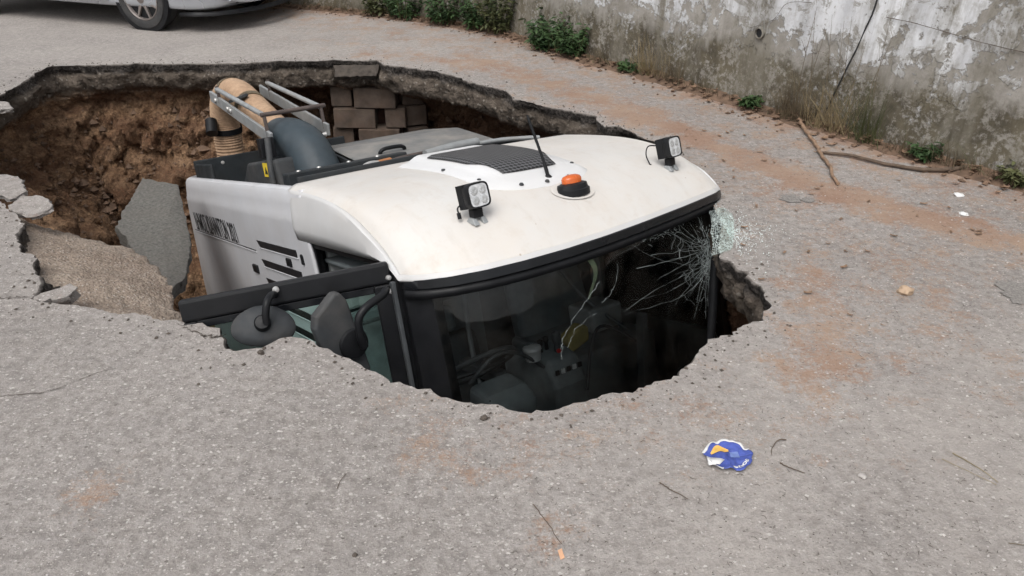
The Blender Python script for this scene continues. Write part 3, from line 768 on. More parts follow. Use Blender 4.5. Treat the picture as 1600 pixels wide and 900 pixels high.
# ribbed black hinge pillar trim below the near front corner
mb = MB(); mb.box((-.012,.03,-1.3), (.03,.13,-.005)); mb.build("hinge_post", M['black'], sw, bevel=.008)
for y_ in (-.005, .055, .11):
    mb = MB(); mb.bar((-.03, y_ + .02, -.02), (-.03, y_ + .02, -1.2), .018, .022, (0, 1, 0)); mb.build("seal_strip", M['interior'], sw, bevel=.004)
for z_ in (-.005, -.06): 
    mb = MB(); mb.lathe([(.0001,.012),(.009,.010),(.011,0)], 12, Matrix.Translation((-.035,.035,z_)) @ Matrix.Rotation(math.radians(90), 4, 'X')); mb.build("bolt", M['bolt'], sw, smooth=40)
# door opening frame and cab shell
mb = MB(); mb.box((.0,.16,.012), (.035,1.03,.044)); mb.build("door_header", M['black'], sw, bevel=.005)
mb = MB(); mb.box((-.005,1.0,-1.3), (.05,1.06,.05)); mb.build("rear_post", M['black'], sw, bevel=.005)
mb = MB(); mb.box((.05,1.07,-1.4), (1.76,1.10,.17)); mb.build("cab_rear_wall", M['interior'], sw)
mb = MB(); mb.box((.02,-.22,-1.42), (1.78,1.08,-1.36)); mb.build("cab_floor", M['interior'], sw)
mb = MB(); mb.box((1.74,.10,-1.4), (1.79,1.06,-.78)); mb.box((1.74,.98,-.78), (1.79,1.06,.05)); mb.box((1.74,.22,.0), (1.79,1.06,.045)); mb.build("far_door", M['interior2'], sw, bevel=.006)
mb = MB(); mb.box((1.762,.12,-.78), (1.768,.98,.0)); mb.build("far_window", M['tint'], sw)
# cab nose and underbody
rows = [[(x, yf(x) - .075 + dy, z) for x in xs] for z, dy in ((-1.19,0),(-1.25,-.02),(-1.5,-.03),(-1.75,.05),(-1.8,.25))]
mb = MB(); mb.grid(rows); mb.build("nose_panel", M['white'], sw, smooth=50, solid=.01)
mb = MB(); mb.box((.08,.3,-1.9), (1.72,3.6,-1.55)); mb.build("chassis", M['interior'], sw, bevel=.02)
for x_, y_ in ((.12,.35),(1.68,.35),(.12,2.7),(1.68,2.7)):
    wr = empty("wheel", (x_, y_, -1.72)); wr.parent = sw
    rot = Matrix.Rotation(math.radians(90), 4, 'Y')
    mb = MB(); mb.lathe([(.17,-.1),(.30,-.1),(.34,-.07),(.34,.07),(.30,.1),(.17,.1)], 32, rot); mb.build("tyre", M['tyre'], wr, smooth=40)
    mb = MB(); mb.lathe([(.17,-.08),(.1,-.04),(.0001,-.04)], 24, rot); mb.lathe([(.17,.08),(.1,.04),(.0001,.04)], 24, rot); mb.build("rim", M['white'], wr, smooth=40)

# --- near side panel with text, louvres and latches
def xs_side(z):  return lerp_table([(-1.6,.03),(-.6,.0),(-.1,-.004),(.10,-.016),(.15,-.018),(.17,-.012),(.27,-.004),(.288,.004),(.296,.016),(.300,.04)], z)
ys = [.96,1.0,1.2,1.6,2.0,2.5,3.0,3.4,3.645,3.68,3.72,3.75,3.77,3.78]
def yr(y): return lerp_table([(3.66,0),(3.68,.006),(3.72,.022),(3.75,.05),(3.77,.09),(3.78,.17)], y)
zs = [.300,.297,.290,.27,.22,.17,.15,.125,.05,-.05,-.2,-.4,-.6,-.9,-1.2,-1.6]
TAIL = [(-1.6,.55),(-.66,.34),(-.1,.20),(.13,.06),(.31,0)]
def side_pt(y, z, out=0.0): return (xs_side(z) + yr(y) - out, y + lerp_table(TAIL, z) * sstep(3.645, 3.68, y), z)
mb = MB(); mb.grid([[side_pt(y, z) for y in ys] for z in zs]); mb.build("side_panel", M['white'], sw, smooth=28, solid=.012)
mb = MB(); mb.grid([[side_pt(y, z, .0085) for y in (2.02, 2.5, 3.0, 3.45, 3.6, 3.66)] for z in (-.098, -.106)]); mb.build("panel_seam", M['ink'], sw)
mb = MB(); mb.grid([[side_pt(y, z, .0095) for y in (2.02, 2.5, 3.0, 3.45, 3.6, 3.66)] for z in (-.107, -.114)]); mb.build("highlight_lip", M['white'], sw, solid=.006)  # raised strip added below the seam as its highlight
mb = MB(); mb.bar(side_pt(.962, .285, .003), side_pt(.962, -1.2, .003), .004, .006, (1, 0, 0)); mb.build("cab_seam", M['ink'], sw)
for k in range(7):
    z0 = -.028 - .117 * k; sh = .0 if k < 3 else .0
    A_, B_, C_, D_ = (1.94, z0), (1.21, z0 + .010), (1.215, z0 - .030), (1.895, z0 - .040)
    mb = MB(); mb.prism([side_pt(*q, .0068) for q in (A_, B_, C_, D_)], (-.003, 0, 0)); lv = mb.build("louvre", M['ink'], sw)  # black plate paints the shade of a recessed slot
    mb = MB(); mb.bar(side_pt(1.915, z0 - .045, .009), side_pt(1.20, z0 - .035, .009), .007, .006); mb.build("louvre_lip", M['white'], lv, bevel=.002)
def latch(y, z, w_, h_):
    mb = MB(); mb.box((-.022, y - w_/2, z - h_/2), (-.004, y + w_/2, z + h_/2)); mb.build("latch", M['black'], sw, bevel=.006)
latch(2.12,-.225,.10,.05); latch(1.38,-.103,.075,.046); latch(1.135,-.06,.03,.055)
for k in range(7):
    mb = MB(); y0 = 1.14 + .012 * (k % 3); mb.box((-.0125, y0 - .02 - .01 * (k % 2), .085 - k * .017), (-.0105, y0 + .02, .091 - k * .017)); mb.build("sticker_mark", M['mgrey'], sw)
def text_mesh(name, body, size, mat, parent, M4, extrude=.001, offset=0.0):
    cu = bpy.data.curves.new(name, 'FONT'); cu.body = body; cu.size = size; cu.extrude = extrude; cu.offset = offset; cu.align_x = 'LEFT'
    o = bpy.data.objects.new(name + "_tmp", cu); col.objects.link(o)
    dg = bpy.context.evaluated_depsgraph_get(); me = bpy.data.meshes.new_from_object(o.evaluated_get(dg))
    bpy.data.objects.remove(o); me.materials.clear()
    xsv = [v.co.x for v in me.vertices]; ysv = [v.co.y for v in me.vertices]
    return me, (min(xsv), max(xsv), min(ysv), max(ysv))
me, bb = text_mesh("lettering", "ΔΗΜΟΣ ΙΩΑΝΝΙΤΩΝ 2021", 1.0, M['ink'], sw, None, .001, .004)
for v in me.vertices:     # letters run from the tail towards the cab along the panel
    u = (v.co.x - bb[0]) / (bb[1] - bb[0]); h = (v.co.y - bb[2]) / (bb[3] - bb[2]); zt = v.co.z
    y = 3.64 - 1.24 * u; z = -.094 + .143 * h
    v.co = Vector(side_pt(y, z, .008)) + Vector((-zt, 0, 0))
link("lettering", me, M['ink'], sw)

# --- body behind the cab: far side, tail, deck, hopper
mb = MB(); mb.grid([[(1.80 - xs_side(z), y, z) for y in (1.1, 2, 3, 3.7)] for z in (.2,.1,-.4,-1.0,-1.6)]); mb.build("far_side_panel", M['white'], sw, smooth=30, solid=.012)
mb = MB(); mb.box((.15,3.72,-1.6), (1.66,3.755,.27)); mb.build("tail_panel", M['white'], sw, bevel=.01)
mb = MB(); mb.box((.045,1.10,.12), (1.72,3.66,.15)); mb.build("deck", M['dgrey'], sw, bevel=.005)
mb = MB(); mb.box((.05,3.47,.14), (1.25,3.52,.425)); mb.box((.05,3.0,.14), (.075,3.49,.40)); mb.build("deck_rear_wall", M['dgrey'], sw, bevel=.008)
for x_ in (.25,.60,.95): 
    mb = MB(); mb.lathe([(.0001,.006),(.012,.005),(.014,0)], 10, Matrix.Translation((x_,3.468,.38)) @ Matrix.Rotation(math.radians(90), 4, 'X')); mb.build("bolt", M['bolt'], sw, smooth=40)
# sloping plastic housing with the warning sticker
mb = MB(); mb.prism([(.20,2.95,.15),(.20,2.60,.385),(.20,1.98,.41),(.20,1.94,.15)], (.22,0,0)); mb.build("housing", M['mgrey'], sw, bevel=.02, seg=3)
mb = MB(); mb.box((.192,2.10,.305), (.198,2.215,.390)); st_ = mb.build("warning_sticker", M['yellow'], sw)
mb = MB(); mb.prism([(.1905,2.185,.322),(.1905,2.13,.322),(.1905,2.158,.368)], (-.001,0,0)); mb.build("warning_triangle", M['ink'], st_)
mb = MB(); mb.box((.06,1.16,.15), (.75,1.19,.345)); mb.build("deck_front_wall", M['dgrey'], sw, bevel=.006)
mb = MB(); mb.box((.12,1.52,.27), (.85,1.62,.345)); mb.build("deck_crossbar", M['dgrey'], sw, bevel=.008)
for x_ in (.2,.32,.5,.68): 
    mb = MB(); mb.lathe([(.0001,.007),(.011,.006),(.013,0)], 10, Matrix.Translation((x_,1.57,.345))); mb.build("bolt", M['bolt'], sw, smooth=40)
# hopper lid: sloping front face, flat top, dark end wall
mb = MB(); mb.grid([[(x, y, z) for x in (.62, 1.0, 1.3, 1.55)] for y, z in ((1.57,.16),(1.57,.285),(1.60,.297),(2.08,.392),(2.12,.396),(2.6,.40),(2.63,.385),(2.63,.16))]); lid = mb.build("hopper_lid", M['lid'], sw, smooth=30, bevel=.006, solid=.01)
mb = MB(); mb.prism([(.60,1.60,.16),(.60,1.60,.285),(.60,2.1,.385),(.60,2.6,.39),(.60,2.6,.16)], (.018,0,0)); mb.build("hopper_end", M['dgrey'], sw)
mb = MB(); mb.prism([(1.552,1.60,.16),(1.552,1.60,.285),(1.552,2.1,.385),(1.552,2.6,.39),(1.552,2.6,.16)], (.018,0,0)); mb.build("hopper_end", M['lid'], sw)
hz = lambda y: .297 + (y - 1.60) * .198
mb = MB(); mb.tube(spline([(.80,1.80,hz(1.80)),(.805,1.79,hz(1.79)+.02),(.835,1.785,hz(1.78)+.035),(.93,1.785,hz(1.78)+.035),(.965,1.79,hz(1.79)+.02),(.97,1.80,hz(1.80))], 5), .0125, 8); mb.build("handle", M['black'], lid, smooth=60)
mb = MB(); mb.box((.63,1.53,.26), (.73,1.60,.30)); mb.build("hinge_bracket", M['steel'], lid, bevel=.004)
mb = MB(); mb.box((1.44,1.50,.27), (1.56,1.60,.30)); mb.build("hinge_bracket", M['steel'], lid, bevel=.004)
# pipes in the gap between cab roof and hopper
def pipe(name, pts_, r, mat, n=5): mb = MB(); mb.tube(spline(pts_, n), r, 8); return mb.build(name, mat, sw, smooth=60)
pipe("pipe", [(.55,1.36,.30),(.80,1.38,.315),(1.1,1.41,.32),(1.45,1.42,.315),(1.7,1.36,.29)], .014, M['steel'])
pipe("pipe", [(.85,1.29,.325),(1.05,1.33,.335),(1.25,1.37,.335)], .026, M['steel'])
pipe("pipe", [(.30,1.42,.28),(.55,1.44,.305),(.75,1.42,.30),(1.2,1.47,.295),(1.6,1.47,.29)], .010, M['black'])
pipe("pipe", [(.46,1.34,.22),(.47,1.33,.30),(.52,1.33,.325),(.58,1.34,.32)], .020, M['bolt'])
pipe("pipe_coupling", [(.58,1.34,.32),(.66,1.35,.323)], .021, M['brass'], 2)
pipe("pipe", [(.66,1.35,.322),(.8,1.36,.33),(1.0,1.38,.33)], .012, M['rust'])

# elbow and wander hose
XH = .43
el = spline([(XH+.02,1.93,.13),(XH+.02,1.94,.24),(XH+.015,1.99,.36),(XH+.01,2.09,.455),(XH,2.25,.503),(XH,2.40,.515),(XH,2.48,.522)], 7)
mb = MB(); mb.tube(el, [.142 - .018 * (k/(len(el)-1)) for k in range(len(el))], 32); mb.build("elbow", M['elbow'], sw, smooth=60)
mb = MB(); mb.tube([(XH+.02,1.93,.145),(XH+.02,1.932,.175)], .172, 32); mb.build("elbow_flange", M['dgrey'], sw, smooth=40)
hp = spline([(XH,2.44,.520),(XH,2.62,.575),(XH,2.95,.715),(XH,3.25,.84),(XH,3.5,.872),(XH,3.70,.83),(XH,3.82,.72),(XH,3.87,.58),(XH,3.90,.42),(XH,3.95,.2),(XH,4.0,-.3),(XH,4.0,-1.2)], 14)
mb = MB(); mb.tube(hp, [.108 + (.0022 if k < 95 else .0038) * (1 if k % 2 else -1) for k in range(len(hp))], 28); mb.build("hose", M['canvas'], sw, smooth=35)
mb = MB()
for k in (52, 54): mb.tube([hp[k-1], hp[k], hp[k+1]], .116, 28)
mb.build("hose_band", M['straw2'], sw, smooth=40)
mb = MB(); mb.tube([hp[93], hp[95], hp[97]], .122, 28); mb.tube([(XH-.12,3.78,.70),(XH-.15,3.72,.60)], .045, 14); mb.build("hose_collar", M['black'], sw, smooth=40)
mb = MB(); mb.tube([hp[30], hp[32]], .114, 28); mb.build("hose_band", M['straw2'], sw, smooth=40)
# carrying arms and rail frame around the hose
def bar(name, a, b, w_, h_, mat, up=(0,0,1)): mb = MB(); mb.bar(a, b, w_, h_, up); return mb.build(name, mat, sw, bevel=.004)
XA, XB = .27, .64
for X in (XA, XB):
    bar("arm", (X,3.42,.87), (X,2.16,.525), .020, .075, M['steel'])
    mb = MB(); mb.tube([(X,3.22,.905), (X,2.22,.672)], .0165, 12); mb.build("rail", M['steel'], sw, smooth=50)
    bar("post", (X,3.20,.80), (X,3.20,.925), .02, .02, M['rust'], (0,1,0))
    bar("post", (X,2.22,.53), (X,2.22,.68), .02, .02, M['rust'], (0,1,0))
mb = MB(); mb.tube([(XA-.02,2.22,.675), (XB+.03,2.22,.68)], .0145, 12); mb.build("cross_rail", M['rust'], sw, smooth=50)
for X in (XA-.0, XB):
    mb = MB(); mb.lathe([(.0001,.03),(.012,.028),(.017,.0)], 12, Matrix.Translation((X-.012,2.19,.50)) @ Matrix.Rotation(math.radians(-90), 4, 'Y')); mb.build("bolt", M['bolt'], sw, smooth=40)
bar("bracket", (XA+.01,2.95,.80), (XA+.12,2.95,.83), .12, .02, M['mgrey'])
mb = MB(); mb.tube(spline([(.225,2.10,.53),(.205,2.06,.45),(.185,2.03,.34),(.18,2.02,.16)], 4), .020, 10); mb.build("support_tube", M['mgrey'], sw, smooth=60)
bar("arm_pivot", (.22,2.14,.42), (.22,2.14,.54), .09, .06, M['black'], (0,1,0))
for k in range(3):
    mb = MB(); mb.lathe([(.0001,.012),(.016,.01),(.018,0)], 12, Matrix.Translation((XA-.011,3.33-.06*(k+1)-.22*(k>0),.845-.016*(k+1)-.06*(k>0))) @ Matrix.Rotation(math.radians(-90), 4, 'Y')); mb.build("bolt", M['bolt'], sw, smooth=40)

# --- roof fittings
# air vent: raised white cowl with black mesh
VX0, VX1, VY0, VY1 = .50, 1.08, .04, .92
def vent_out(u, v):   # plan outline with clipped front corners
    x = VX0 + (VX1 - VX0) * u; y = VY0 + (VY1 - VY0) * v
    y += .10 * (abs(u - .5) * 2) ** 3 * (1 - v); return x, y
rows = []
for j in range(25):
    v = j / 24; rg = []
    for i in range(25):
        u = i / 24; x, y = vent_out(u, v)
        e = min(u, 1 - u) * 2; h = .012 * sstep(0, .06, min(e, v * 2)) + .030 * sstep(.12, .42, e) * sstep(.06, .30, v)
        rg.append(on_roof(x, y, .001 + h))
    rows.append(rg)
mb = MB(); mb.grid(rows)
lp = rows[0] + [r[-1] for r in rows[1:]] + rows[-1][::-1][1:] + [r[0] for r in rows[::-1]][1:-1]
mb.grid([lp, [on_roof(p.x, p.y, -.01) for p in lp]], True)
M['vent_white'] = m_paint("vent_paint", (.66, .665, .67), (.6, .55, .48), .2, .35, False)
vent = mb.build("roof_vent", M['vent_white'], sw, smooth=40)
rows = []
for j in range(21):
    v = .15 + .66 * j / 20; rg = []
    uw = .27 * sstep(.18, .26, v) + .0
    for i in range(17):
        u = .5 + (.35 - .10 * sstep(.40, .15, v)) * (i / 8 - 1); x, y = vent_out(u, v)
        e = min(u, 1 - u) * 2; h = .012 + .030 * sstep(.12, .42, e) * sstep(.06, .30, v)
        rg.append(on_roof(x, y, .007 + h))
    rows.append(rg)
mb = MB(); mb.grid(rows); mb.build("mesh_grille", M['grille'], vent, smooth=50, solid=.004)
for u, v in ((.06,.12),(.28,.03),(.5,.025),(.72,.03),(.94,.12),(.03,.45),(.97,.45)):
    x, y = vent_out(u, v); mb = MB(); mb.lathe([(.0001,.008),(.008,.007),(.011,0)], 10, Matrix.Translation(on_roof(x, y, .010)) @ roof_frame(x, y)); mb.build("screw", M['mgrey'], vent, smooth=40)
# work lights
def work_light(x, y, yaw, wire):
    root = empty("work_light"); root.parent = sw
    root.matrix_local = Matrix.Translation(on_roof(x, y, .0)) @ Matrix.Rotation(yaw, 4, 'Z')
    for s_ in (-.024, .024):
        mb = MB(); mb.hexa([(s_-.014,-.03,-.012),(s_+.014,-.03,-.012),(s_+.014,.03,.004),(s_-.014,.03,.004),(s_-.010,-.012,.018),(s_+.010,-.012,.018),(s_+.010,.014,.022),(s_-.010,.014,.022)]); mb.build("foot", M['steel'], root, bevel=.003)
    mb = MB(); mb.box((-.026,-.016,.016), (.026,.018,.055)); mb.build("bracket", M['black'], root, bevel=.004)
    T = Matrix.Translation((0,0,.108)) @ Matrix.Rotation(math.radians(-6), 4, 'X')
    hw, hh = .058, .053
    def ring(yv, k): 
        pts_ = []
        for q in range(32):
            a = 2*math.pi*q/32; cx, sx_ = math.cos(a), math.sin(a)
            pts_.append(T @ Vector((math.copysign(abs(cx)**.42, cx)*hw*k, yv, math.copysign(abs(sx_)**.42, sx_)*hh*k)))
        return pts_
    mb = MB(); mb.grid([ring(-.034,.84), ring(-.038,.88), ring(-.040,.97), ring(-.034,1.0), ring(-.006,1.0), ring(.004,.9), ring(.03,.55)], True); mb.f.append(tuple(len(mb.v)-32+q for q in range(32))); mb.build("housing", M['black'], root, smooth=35)
    mb = MB(); r0 = ring(-.036,.86); mb.add(r0, [tuple(range(32))]); lens = mb.build("lens", M['lens'], root)
    for cx, cz in ((-.022,-.02),(.022,-.02),(-.022,.02),(.022,.02)):
        mb = MB(); mb.lathe([(.019,.0),(.013,.003),(.006,.0015),(.0001,.001)], 16, T @ Matrix.Translation((cx,-.0365,cz)) @ Matrix.Rotation(math.radians(90), 4, 'X')); mb.build("reflector", M['silver_lid'], lens, smooth=40)
    for k in range(9):
        xk = -.05 + .0125 * k
        mb = MB(); mb.box((xk-.0022,-.006,-.048), (xk+.0022,.042,.052), T); mb.build("cooling_fin", M['black'], root)
    mb = MB(); mb.tube([T @ Vector(p) for p in spline(wire, 6)], .0035, 6); mb.tube([T @ Vector(wire[-1]), T @ (Vector(wire[-1]) + Vector((0,0,-.026)))], .0085, 8); mb.build("cable", M['black'], root, smooth=60)
    root.scale = (.95, .95, .95)
    return root
work_light(.345, -.055, math.radians(10), [(-.03,.04,-.02),(-.06,.045,-.035),(-.066,.04,-.055)])
work_light(1.555, .085, math.radians(14), [(-.03,.04,.02),(-.075,.07,.03),(-.095,.08,-.01),(-.085,.075,-.06)])
# amber beacon in a recess
bp = on_roof(.86, -.02, 0); fr = roof_frame(.86, -.02)
mb = MB(); mb.lathe([(.088,.002),(.080,.004),(.062,.001)], 32, Matrix.Translation(bp) @ fr @ Matrix.Diagonal((1.25,.8,1,1))); mb.build("beacon_recess", M['roof'], sw, smooth=50)
bc = empty("beacon"); bc.parent = sw; bc.matrix_local = Matrix.Translation(bp + Vector((0,0,.0))) @ Matrix.Diagonal((1.2,.82,1,1))
mb = MB(); mb.lathe([(.070,-.02),(.070,.006),(.064,.010),(.060,.030),(.045,.036),(.0001,.036)], 28); mb.build("base", M['black'], bc, smooth=40)
mb = MB(); mb.lathe([(.040,.034),(.041,.052),(.035,.063),(.02,.069),(.0001,.071)], 28); mb.build("amber_dome", M['amber'], bc, smooth=40)
# antenna
ap = on_roof(.825, .10, 0)
an = empty("antenna", ap); an.parent = sw
mb = MB(); mb.lathe([(.020,-.004),(.018,.010),(.009,.020),(.0001,.022)], 16); mb.build("base", M['black'], an, smooth=50)
mb = MB(); mb.tube(spline([(0,0,.015),(-.004,.012,.08),(-.012,.035,.17),(-.022,.065,.285)], 6), [.0085]*6+[.0065]*12+[.004], 8); mb.build("whip", M['black'], an, smooth=50)

# --- open door swung out across the hole, with mirrors
dr = empty("door", (-.02, .05, .055)); dr.parent = sw
dr.rotation_euler = (0, 0, math.radians(90 + 66.5))     # local x runs from the hinge to the free edge after rotation about z... y thickness
DL = .775
def db(name, a, b, mat, bev=.008, par=None): mb = MB(); mb.box(a, b); return mb.build(name, mat, par or dr, bevel=bev, seg=3)
dr.rotation_euler = (0, 0, math.atan2(.27, -.72))
db("top_frame", (0,-.022,-.085), (DL,.022,.0), M['black'], .012)
db("hinge_frame", (0,-.02,-1.25), (.07,.02,-.0855), M['black'])
db("free_frame", (DL-.05,-.02,-1.25), (DL,.02,-.0855), M['black'])
db("bottom_frame", (.0705,-.02,-1.25), (DL-.0505,.02,-.7), M['black'])
db("inner_trim", (.0705,-.012,-.115), (DL-.0505,.012,-.086), M['gloss'], .003)
db("glass", (.0705,-.003,-.7), (DL-.0505,.003,-.1155), M['tint'], 0)
# round convex mirror, seen from its back (hung from the top frame)
def mirror_frame(root, face):
    pass
mr = empty("mirror"); mr.parent = sw
mr.location = (-.512, .13, -.075)
mr.rotation_euler = (math.radians(62), math.radians(10), math.radians(-20))
mb = MB(); mb.lathe([(.0001,.028),(.03,.026),(.075,.016),(.105,.004),(.112,-.008),(.104,-.016),(.0001,-.016)], 36, Matrix.Diagonal((1.02,.70,1,1))); mb.v = [(x * (1 - 1.6 * y), y, z) for x, y, z in mb.v]; mb.build("shell", M['mgrey'], mr, smooth=50)
mb = MB(); mb.lathe([(.030,.02),(.030,.046),(.024,.056),(.0001,.058)], 18); mb.build("socket", M['black'], mr, smooth=40)
mb = MB(); mb.tube(spline([(-.435,.17,.015),(-.46,.12,.03),(-.49,.08,.02),(-.507,.075,-.02),(-.511,.08,-.06)], 5), .0135, 10); mb.build("mirror_arm", M['black'], sw, smooth=60)
mb = MB(); mb.lathe([(.0001,.012),(.010,.01),(.013,0)], 12, Matrix.Translation((-.43,.165,.035)) @ Matrix.Rotation(math.radians(90), 4, 'X')); mb.build("bolt", M['bolt'], sw, smooth=40)
# rectangular main mirror
mr2 = empty("mirror"); mr2.parent = sw; mr2.location = (-.30, -.02, -.13); mr2.rotation_euler = (math.radians(4), math.radians(-4), math.radians(6))
pl = [(-.075,.0,.03),(-.06,.0,.075),(.03,.0,.135),(.055,.0,.13),(.075,.0,.09),(.105,.0,-.2),(.09,.0,-.235),(-.03,.0,-.235),(-.05,.0,-.21)]
mb = MB(); mb.prism(pl, (0,.05,0)); mb.build("shell", M['mgrey'], mr2, bevel=.018, seg=4)
mb = MB(); mb.lathe([(.06,.004),(.055,.016),(.03,.02),(.0001,.02)], 24, Matrix.Translation((.055,-.002,-.075)) @ Matrix.Rotation(math.radians(90), 4, 'X')); mb.build("socket", M['black'], mr2, smooth=40)
mb = MB(); mb.tube(spline([(-.075,-.02,-.035),(-.11,-.05,-.045),(-.185,-.07,-.065),(-.222,-.07,-.10),(-.225,-.06,-.16),(-.215,-.05,-.215)], 6), .0155, 10); mb.build("mirror_arm", M['black'], sw, smooth=60)
# far mirror arm beside the broken glass
mb = MB(); mb.tube([(1.478,-.25,-.108),(1.473,-.25,-.15),(1.462,-.25,-.255),(1.458,-.25,-.265),(1.42,-.25,-.46),(1.36,-.25,-.75)], [.007,.010,.013,.022,.022,.018], 10); mb.build("mirror_arm", M['black'], sw, smooth=40)

# --- broken windscreen: crazed corner, cracks
mwi = mw.inverted(); rows = []
TL, TR, BL, BR = Vector((.985,3.52,.045)), Vector((1.065,3.56,.045)), Vector((.900,3.09,.012)), Vector((1.015,3.17,.008))
for j in range(17):        # sheet of toughened glass sagging from the roof corner on to the road edge
    v = j / 16; rg = []
    for i in range(11):
        u = i / 10; p = TL.lerp(TR, u).lerp(BL.lerp(BR, u), v)
        p.x += .03 * math.sin(math.pi * v) * u + .012 * fbm((u * 2, v * 3, 1), 1.5); p.z += .05 * math.sin(math.pi * v) * (1 - .5 * u) + .01 * fbm((u * 2, v * 3, 7), 2)
        if v > .9: p.z = max(p.z, .006); p.y += .03 * fbm((u * 4, 2, 1), 2)
        rg.append(mwi @ p)
    rows.append(rg)
mb = MB(); mb.grid(rows); mb.build("shattered_glass", M['crazed'], sw, smooth=60)
def gpt(x, z): p = gx(x, z); return Vector((p[0], p[1] - .0035, p[2]))
def crack(pts_, r=.0016, jag=.006):
    P = [gpt(*p) for p in pts_]; Q = []
    for a, b in zip(P, P[1:]):
        for k in range(5):
            q = a.lerp(b, k / 5); x = q.x + U(-jag, jag) * .8; z = q.z + U(-jag, jag) * .8; Q.append(gpt(x, z))
    Q.append(P[-1]); mb = MB(); mb.tube(Q, [r * .5 * U(.3, 1.3) for _ in Q], 5); mb.build("crack", M['crack'], sw, smooth=60)
imp = (1.60, -.28)
for e in ((1.33,-.11),(1.38,-.10),(1.45,-.10),(1.13,-.18),(1.02,-.21),(1.15,-.30),(1.32,-.34),(1.55,-.52),(1.50,-.60),(1.60,-.66),(1.44,-.50),(1.54,-.09),(1.57,-.09)):
    m0 = ((imp[0]*.55 + e[0]*.45) + U(-.012,.012), (imp[1]*.55 + e[1]*.45) + U(-.008,.008)); crack([imp, m0, e], U(.0006,.0013))
CR = .8
crack([(.78,-.20),(.70,-.25),(.60,-.32),(.54,-.38),(.53,-.42)], .0011, .006); crack([(.90,-.16),(.88,-.22),(.83,-.27),(.77,-.29)], .0007, .006)
crack([(.56,-.42),(.60,-.36),(.68,-.33),(.74,-.33)], .0007, .006); crack([(.53,-.40),(.52,-.46)], .0009, .006)
for k in range(0):
    x0, z0 = U(1.0,1.25), U(-.09,-.16); crack([(x0, z0), (x0 + U(-.05,.05), z0 - U(.04,.10))], .0013)
mb = MB()
for k in range(46):         # fine irregular web spreading from the impact
    a = math.radians(U(120, 265)); L_ = .08 + .78 * rnd() ** 2.2; p = [1.62 + U(-.04, .03), -.28 + U(-.10, .06)]; Q = []
    for j in range(9):
        Q.append(gpt(min(1.70, max(.9, p[0])), min(-.09, p[1]))); a += U(-.22, .22); p = [p[0] + math.cos(a) * L_ / 8, p[1] + math.sin(a) * L_ / 8 * .8]
    mb.tube(Q, [.0008 * U(.3, 1) * (1 - j / 11) for j in range(9)], 4)
for k in range(20):         # arcs across the rays
    r_ = .06 + .30 * rnd(); a0 = U(130, 240); Q = []
    for j in range(6):
        a = math.radians(a0 + j * 5); rr = r_ * U(.94, 1.06); Q.append(gpt(max(.9, 1.62 + rr * math.cos(a)), min(-.09, -.28 + rr * .8 * math.sin(a))))
    mb.tube(Q, .0004, 4)
for k in range(170):
    x = 1.60 + random.gauss(0, .05); z = -.30 + random.gauss(0, .085)
    if not (1.35 < x < 1.70) or z > -.1: continue
    a = gpt(x, z); b = gpt(min(1.70, x + U(-.03,.03)), z + U(-.03,.03)); mb.tube([a, b], .0006, 4)
for k in range(60):
    x = 1.24 + random.gauss(0, .09); z = -.088 - abs(random.gauss(0, .012)); a = gpt(x, z); b = gpt(x + U(-.03,.03), z + U(-.015,.012)); mb.tube([a, b], .0006, 4)
o = mb.build("crazing", M['crack'], sw); tag(o, kind='stuff')
mb = MB(); mb.grid([[gpt(.76 + .03*math.sin(k*.6) - .012, -.10 - .024*k) + Vector((0,.03,0)), gpt(.76 + .03*math.sin(k*.6) + .02 * (1 - k/8), -.10 - .024*k) + Vector((0,.03,0))] for k in range(8)]); mb.build("strap", M['strap'], sw, smooth=60)

# --- cab interior seen through the glass
mb = MB(); mb.box((.08,1.03,-.36), (.86,1.065,.10)); mb.build("rear_panel", M['interior2'], sw, bevel=.02)
mb = MB(); mb.box((.10,1.02,-1.0), (.92,1.06,-.372)); mb.build("rear_panel", M['interior3'], sw, bevel=.02)
mb = MB(); mb.box((.88,1.02,-1.3), (1.72,1.06,-.05)); mb.build("rear_window_panel", M['interior'], sw, bevel=.02)
mb = MB(); mb.bar((.15,.95,-.42), (.95,.95,-.42), .02, .02); mb.build("grab_rail", M['interior'], sw, bevel=.005)
# driver's seat
mb = MB(); mb.prism([(.30,.98,-.62),(.30,.86,-.60),(.30,.74,-1.15),(.30,.90,-1.2)], (.46,0,0)); mb.build("seat_back", M['interior'], sw, bevel=.04, seg=4)
mb = MB(); mb.box((.28,.36,-1.2), (.78,.88,-1.06)); mb.build("seat_cushion", M['interior'], sw, bevel=.04, seg=4)
mb = MB(); mb.box((.42,.84,-.58), (.64,.93,-.44)); mb.build("headrest", M['interior3'], sw, bevel=.03, seg=4)
# dashboard, steering column and wheel
mb = MB(); mb.prism([(.10,-.10,-1.25),(.10,-.10,-.98),(.10,.02,-.93),(.10,.12,-.97),(.10,.14,-1.25)], (1.55,0,0)); mb.build("dashboard", M['interior'], sw, bevel=.03, seg=3)
mb = MB(); mb.prism([(.33,.10,-.98),(.33,.02,-.72),(.33,.10,-.66),(.33,.26,-.64),(.33,.30,-.98)], (.24,0,0)); mb.build("instrument_pod", M['interior3'], sw, bevel=.04, seg=4)
T = Matrix.Translation((.46,.36,-.62)) @ Matrix.Rotation(math.radians(-35), 4, 'X')
mb = MB(); mb.tube([T @ Vector((.19*math.cos(a), .19*math.sin(a), 0)) for a in [2*math.pi*k/36 for k in range(37)]], .014, 10)
for a in (.3, 2.8, 4.7): mb.bar(T @ Vector((0,0,-.02)), T @ Vector((.19*math.cos(a), .19*math.sin(a), 0)), .03, .012, T.to_3x3() @ Vector((0,0,1)))
mb.build("steering_wheel", M['interior'], sw, smooth=60)
